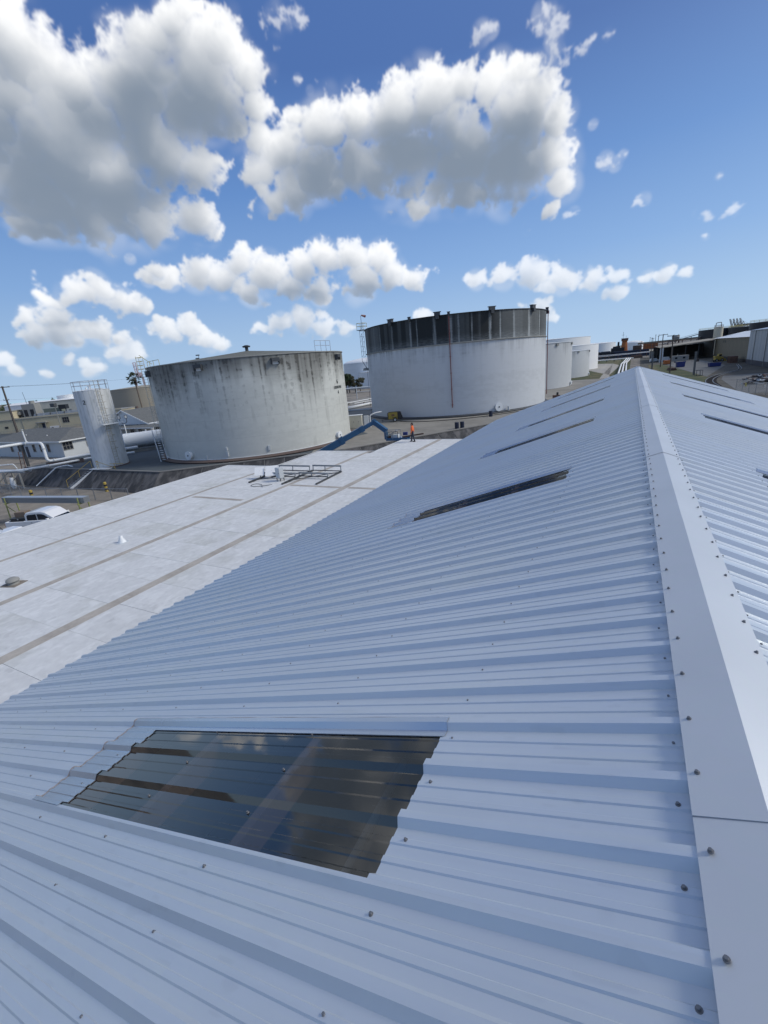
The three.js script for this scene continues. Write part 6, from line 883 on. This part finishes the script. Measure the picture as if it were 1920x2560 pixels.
{
  const cars = (l, x, z, m, h) => { const t = thing('site_vehicle', l, 'vehicle', [x, 0, z], rr(-0.3, 0.3)); obj('body', extrudeSide([[-2.2, 0.4], [2.2, 0.4], [2.2, 1.0], [1.2, 1.1], [0.8, h], [-1.8, h], [-2.2, 1.0]], 1.9, 0.08), m, t); obj('window', bx(1.7, 0.5, 1.86, -0.5, h - 0.68, 0), M.darkGlass, t); for (const [a, b] of [[-1.4, -0.85], [-1.4, 0.85], [1.4, -0.85], [1.4, 0.85]]) wheel(t, a, b, 0.38); };
  cars('white van parked under the open shed roof', 16.8, -294, M.white, 2.2); cars('dark truck parked deep under the open shed', 24, -302, M.black, 3.0); cars('pale pickup standing outside the shed end wall', 11.2, -296, M.paleGrey, 1.8);
  const f = thing('yellow_loader', 'yellow wheel loader standing against the tan shed', 'loader', [33, 0, -247], 0.4); obj('body', [rbx(3.2, 1.1, 1.6, 0.1, 0, 0.7, 0), rbx(1.2, 0.6, 1.5, 0.1, -1.2, 1.8, 0)], M.yellow, f); obj('cab', rbx(1.2, 1.3, 1.3, 0.08, 0.3, 1.8, 0), M.yellow, f); obj('cab_glass', bx(1.0, 0.7, 1.36, 0.3, 2.2, 0), M.darkGlass, f); obj('bucket', extrudeSide([[2.2, 0.1], [3.1, 0.1], [2.6, 0.5], [2.4, 1.1], [2.1, 1.1]], 2.0, 0.03), M.yellow, f); obj('lift_arm', [bar([0.8, 1.6, 0.6], [2.3, 0.7, 0.6], 0.14, 0.2), bar([0.8, 1.6, -0.6], [2.3, 0.7, -0.6], 0.14, 0.2)], M.yellow, f); for (const [a, b] of [[-1.1, -0.85], [-1.1, 0.85], [1.1, -0.85], [1.1, 0.85]]) wheel(f, a, b, 0.6);
  const skip = (l, x, z, w, h) => { const t = thing('skip', l, 'skip', [x, 0, z], 0.2); obj('tub', extrudeSide([[-w / 2, 0.15], [w / 2, 0.15], [w / 2 + 0.3, h], [w / 2 + 0.2, h], [w / 2 - 0.1, 0.3], [-w / 2 + 0.1, 0.3], [-w / 2 - 0.2, h], [-w / 2 - 0.3, h]], 1.9, 0.03), M.deepBlue, t); for (const s of [-0.93, 0.93]) obj('side_plate', bx(w + 0.3, h - 0.2, 0.05, 0, 0.17, s), M.deepBlue, t); obj('runner', [bx(w, 0.14, 0.15, 0, 0, 0.6), bx(w, 0.14, 0.15, 0, 0, -0.6)], M.darkSteel, t); };
  skip('tall blue skip on the apron beside the utility pole', 17.4, -222, 2.4, 2.1); skip('low blue skip on the apron before the yellow loader', 26.9, -209, 3.2, 1.4);
  const g = thing('steel_cage', 'open black steel cage frame at the edge of the grass strip', 'cage', [17.6, 0, -165.5], 0.3); const e = []; for (const x of [-0.8, 0.8]) for (const z of [-0.6, 0.6]) e.push(bar([x, 0, z], [x, 1.6, z], 0.1, 0.1)); obj('post', e, M.darkSteel, g); obj('rail', [0.06, 1.55].flatMap((y) => [bar([-0.8, y, -0.6], [0.8, y, -0.6], 0.09, 0.09), bar([-0.8, y, 0.6], [0.8, y, 0.6], 0.09, 0.09), bar([-0.8, y, -0.6], [-0.8, y, 0.6], 0.09, 0.09), bar([0.8, y, -0.6], [0.8, y, 0.6], 0.09, 0.09)]), M.darkSteel, g); obj('mid_bar', [bar([0, 0, 0.6], [0, 1.6, 0.6], 0.05, 0.05)], M.darkSteel, g);
  const junk = ['dark scrap pile of beams and plates beside the grey warehouse', 'scrap heap with pale sheet metal near the warehouse wall', 'low scrap pile of rusty bars at the yard edge', 'dark scrap pile with a frame standing in it'];
  [[27.5, -141, 3.2], [33, -146, 3.6], [24.5, -128, 2.6], [30, -134, 3.0]].forEach(([x, z, s], i) => { const t = thing('scrap_pile', junk[i], 'scrap pile', [x, 0.03, z]); const a = [], b = [], c = []; for (let k = 0; k < 60; k++) { const q = rr(0, 1) ** 0.6, an = rr(0, 6.28), y = (1 - q) * 0.9, L = rr(0.4, 1.8); (k % 5 === 0 ? c : k % 3 ? a : b).push(bx(L, rr(0.05, 0.25), rr(0.1, 0.6), q * s * Math.cos(an), y, q * s * 0.7 * Math.sin(an), rr(0, 3), rr(-0.15, 0.15), rr(-0.15, 0.15))); } obj('dark_scrap', a, M.black, t); obj('rusty_scrap', b, M.rust, t); obj('pale_scrap', c, M.paleGrey, t); if (i === 3) obj('standing_frame', [bar([-0.6, 0, 0], [-0.6, 2.4, 0], 0.12, 0.12), bar([0.6, 0, 0], [0.6, 2.4, 0], 0.12, 0.12), bar([-0.6, 2.4, 0], [0.6, 2.4, 0], 0.12, 0.12)], M.galv, t); });
  fence('yard_fence', 'chain link yard fence with signs beyond the metal roof edge', [[18.8, -116], [20.2, -106.5], [23, -98], [34, -98]], 2.1, { m: M.steel });
  for (const [x, z, y, w, h, m, l] of [[19.45, -111.2, 1.0, 0.75, 0.8, M.paleYellow, 'yellow warning sign on the yard fence'], [19.2, -113.4, 1.25, 0.7, 0.35, M.white, 'small white sign on the yard fence beside the yellow sign'], [20.9, -104.0, 1.3, 0.5, 0.45, M.white, 'white sign on the yard fence beside the red sign'], [21.9, -101.2, 1.2, 0.8, 0.4, M.red, 'red sign on the yard fence']]) { const t = thing('fence_sign', l, 'sign', [x, y, z], -1.35 - (z > -106 ? 0.2 : 0)); obj('plate', bx(w, h, 0.02, 0, 0, 0), m, t); obj('border', [bx(w + 0.04, 0.03, 0.022, 0, 0, 0), bx(w + 0.04, 0.03, 0.022, 0, h - 0.03, 0)], M.white, t); }
  const rail = thing('railway_track', 'curved pair of rails crossing the yard by the grass strip', 'railway'); for (const o of [0, 1.5]) obj('rail', new THREE.TubeGeometry(new THREE.CatmullRomCurve3([V(16 + o, 0.1, -126), V(16.3 + o, 0.1, -138), V(18 + o, 0.1, -150), V(22 + o, 0.1, -164), V(29 + o * 0.6, 0.1, -180), V(34 + o * 0.3, 0.1, -212)]), 60, 0.07, 6).toNonIndexed(), M.steel, rail); const sl = []; for (let k = 0; k < 24; k++) { const q = k / 24; sl.push(bx(2.4, 0.12, 0.25, 16.8 + q * q * 5.5, 0.0, -126 - q * 38, q * -0.4)); } obj('sleepers', sl, M.wood, rail);
}

// clutter along the quay behind the sheds
{
  const labels = ['brown timber stack on the quay in front of the barge', 'dark machine hall with a low roof beside the quay pipes', 'rusty pipe bridge crossing behind the open shed', 'dark loading hopper standing above the shed roof line', 'grey conveyor frame on the skyline behind the open shed'];
  let t = thing('timber_stack', labels[0], 'timber stack', [3, 0, -396]); for (let k = 0; k < 4; k++) obj('board', bx(9 - k * 0.6, 0.5, 3, k * 0.2, k * 0.52, 0), k % 2 ? M.rust : M.wood, t);
  t = thing('machine_hall', labels[1], 'building', [20, 0, -372]); obj('wall', bx(18, 4.6, 10), M.trimGrey, t); obj('roof', [quad([-9.5, 4.6, 5.4], [9.5, 4.6, 5.4], [9.5, 5.8, 0], [-9.5, 5.8, 0]), quad([-9.5, 4.6, -5.4], [9.5, 4.6, -5.4], [9.5, 5.8, 0], [-9.5, 5.8, 0])], M.tan, t); obj('doorway', [bx(3, 3, 0.1, -4, 0, 5.06), bx(3, 3, 0.1, 3, 0, 5.06)], M.black, t);
  t = thing('site_trailer', 'grey site trailer on the apron in front of the open shed', 'trailer', [20.5, 0, -268], 0.2); obj('box', rbx(7, 2.6, 2.6, 0.1, 0, 0.6, 0), M.trimGrey, t); obj('window', [bx(1, 0.8, 2.66, -1.8, 1.7, 0), bx(1, 0.8, 2.66, 1.5, 1.7, 0)], M.pane, t); for (const x of [-2, 2]) wheel(t, x, 1.1, 0.4);
  t = thing('rusty_container', 'rusty brown container beside the tan shed wall', 'container', [35, 0, -228], Math.PI / 2); obj('box', bx(6, 2.5, 2.4), M.rust, t); for (let k = 0; k < 7; k++) obj('rib', bx(0.12, 2.4, 0.08, -2.6 + k * 0.87, 0.05, -1.24), M.rust, t);
  t = thing('pallet_stack', 'tall stack of dark pallets by the open shed column', 'pallets', [27, 0, -262], 0.3); for (let k = 0; k < 9; k++) obj('pallet', bx(1.3, 0.14, 1.2, rr(-0.05, 0.05), k * 0.16, rr(-0.05, 0.05)), M.wood, t);
  t = thing('orange_generator', 'orange generator standing on the apron near the site trailer', 'generator', [14.6, 0, -255], 0.4); obj('casing', rbx(2.6, 1.6, 1.3, 0.06, 0, 0.3, 0), M.orangePaint, t); obj('skid', bx(2.8, 0.28, 1.2), M.darkSteel, t); obj('exhaust', cy(0.07, 0.07, 0.6, 0.8, 1.9, 0, 8), M.darkSteel, t);
  t = thing('pipe_pile', 'pile of long rusty pipes on the ground by the grass strip', 'pipes', [13.6, 0, -205], 0.1); for (let k = 0; k < 7; k++) obj('pipe_length', rod([-0.9 + (k % 4) * 0.5 + (k > 3 ? 0.25 : 0), 0.24 + (k > 3 ? 0.42 : 0), -4], [-0.9 + (k % 4) * 0.5 + (k > 3 ? 0.25 : 0), 0.24 + (k > 3 ? 0.42 : 0), 4], 0.24, 10), M.rust, t);
  t = thing('pipe_bridge', labels[2], 'pipe bridge', [20, 0, -420]); for (const x of [-14, -5, 4, 13, 22]) obj('trestle', [bx(0.3, 9.2, 0.3, x, 0, -1), bx(0.3, 9.2, 0.3, x, 0, 1)], M.rust, t); obj('girder', [bx(40, 0.5, 0.3, 4, 9.2, -1), bx(40, 0.5, 0.3, 4, 9.2, 1), bx(40, 0.3, 0.3, 4, 7.6, 1)], M.rust, t); for (const k of [0, 1, 2]) obj('pipe_run', rod([-16, 9.95 + k * 0.2, -0.7 + k * 0.7], [24, 10.1 + k * 0.3, -0.7 + k * 0.7], 0.22, 8), M.trimGrey, t);
  t = thing('loading_hopper', labels[3], 'hopper', [30, 0, -440]); obj('bin', lathe([[0.4, 8], [2.6, 11.5], [2.6, 13.4], [0.001, 13.6]], 16), M.trimGrey, t); for (const [x, z] of [[-2, -2], [2, -2], [-2, 2], [2, 2]]) obj('leg', bx(0.3, 11.5, 0.3, x, 0, z), M.rust, t);
  t = thing('conveyor_frame', labels[4], 'conveyor', [36, 0, -460]); obj('belt_frame', [bar([-14, 7.5, 0], [14, 13.5, 0], 0.5, 0.6), bar([-14, 8.6, 0.8], [14, 14.6, 0.8], 0.2, 0.2)], M.trimGrey, t); for (const x of [-10, -2, 6, 13]) obj('trestle', bar([x, 0, 0], [x, 10.5 + x * 0.21, 0], 0.35, 0.35), M.rust, t);
}
// harbour cranes
function quayCrane(label, x, z, h, turn, group, m) {
  const t = thing('quay_crane', label, 'crane', [x, 0, z], turn, group), s = h / 45, b = (a, c, w = 0.9) => bar(a.map((v) => v * s), c.map((v) => v * s), w * s, w * s);
  for (const [x1, z1] of [[-7, -5], [7, -5], [-7, 5], [7, 5]]) obj('leg', b([x1, 0, z1], [x1 * 0.85, 26, z1 * 0.9], 1.2), m, t); obj('portal_beam', [b([-7, 10, -5], [7, 10, -5]), b([-7, 10, 5], [7, 10, 5]), b([-6, 26, -4.5], [6, 26, -4.5]), b([-6, 26, 4.5], [6, 26, 4.5])], m, t); obj('main_girder', [b([-6, 27, -1.5], [24, 27, -1.5], 1.3), b([-6, 27, 1.5], [24, 27, 1.5], 1.3)], m, t); obj('machine_house', bx(8 * s, 4 * s, 6 * s, 12 * s, 27.5 * s, 0), m, t);
  obj('raised_boom', [b([-6, 27, -1.5], [-13, 45, -1.5], 1.1), b([-6, 27, 1.5], [-13, 45, 1.5], 1.1), ...[0.25, 0.5, 0.75, 1].map((q) => b([mixv(-6, -13, q), mixv(27, 45, q), -1.5], [mixv(-6, -13, q), mixv(27, 45, q), 1.5], 0.6))], m, t); obj('apex_frame', [b([-5, 26, 0], [-4, 38, 0], 0.9), b([6, 26, 0], [-4, 38, 0], 0.7)], m, t); obj('stay', [b([-4, 38, 0], [-12, 43, 0], 0.35), b([-4, 38, 0], [20, 28, 0], 0.35)], m, t);
}
quayCrane('pale harbour crane with raised boom on the skyline beside the palm', -573, -402, 46, -0.5, undefined, mat(0.40, 0.33, 0.35, 0.7));
for (const k of [0, 1, 2, 3]) quayCrane('tiny far harbour crane with raised boom on the skyline over the sheds', 224 + k * 6.6, -1482, 45, 0.6, 'four far harbour cranes in a row', M.trimGrey);

renderer.render(scene, camera);
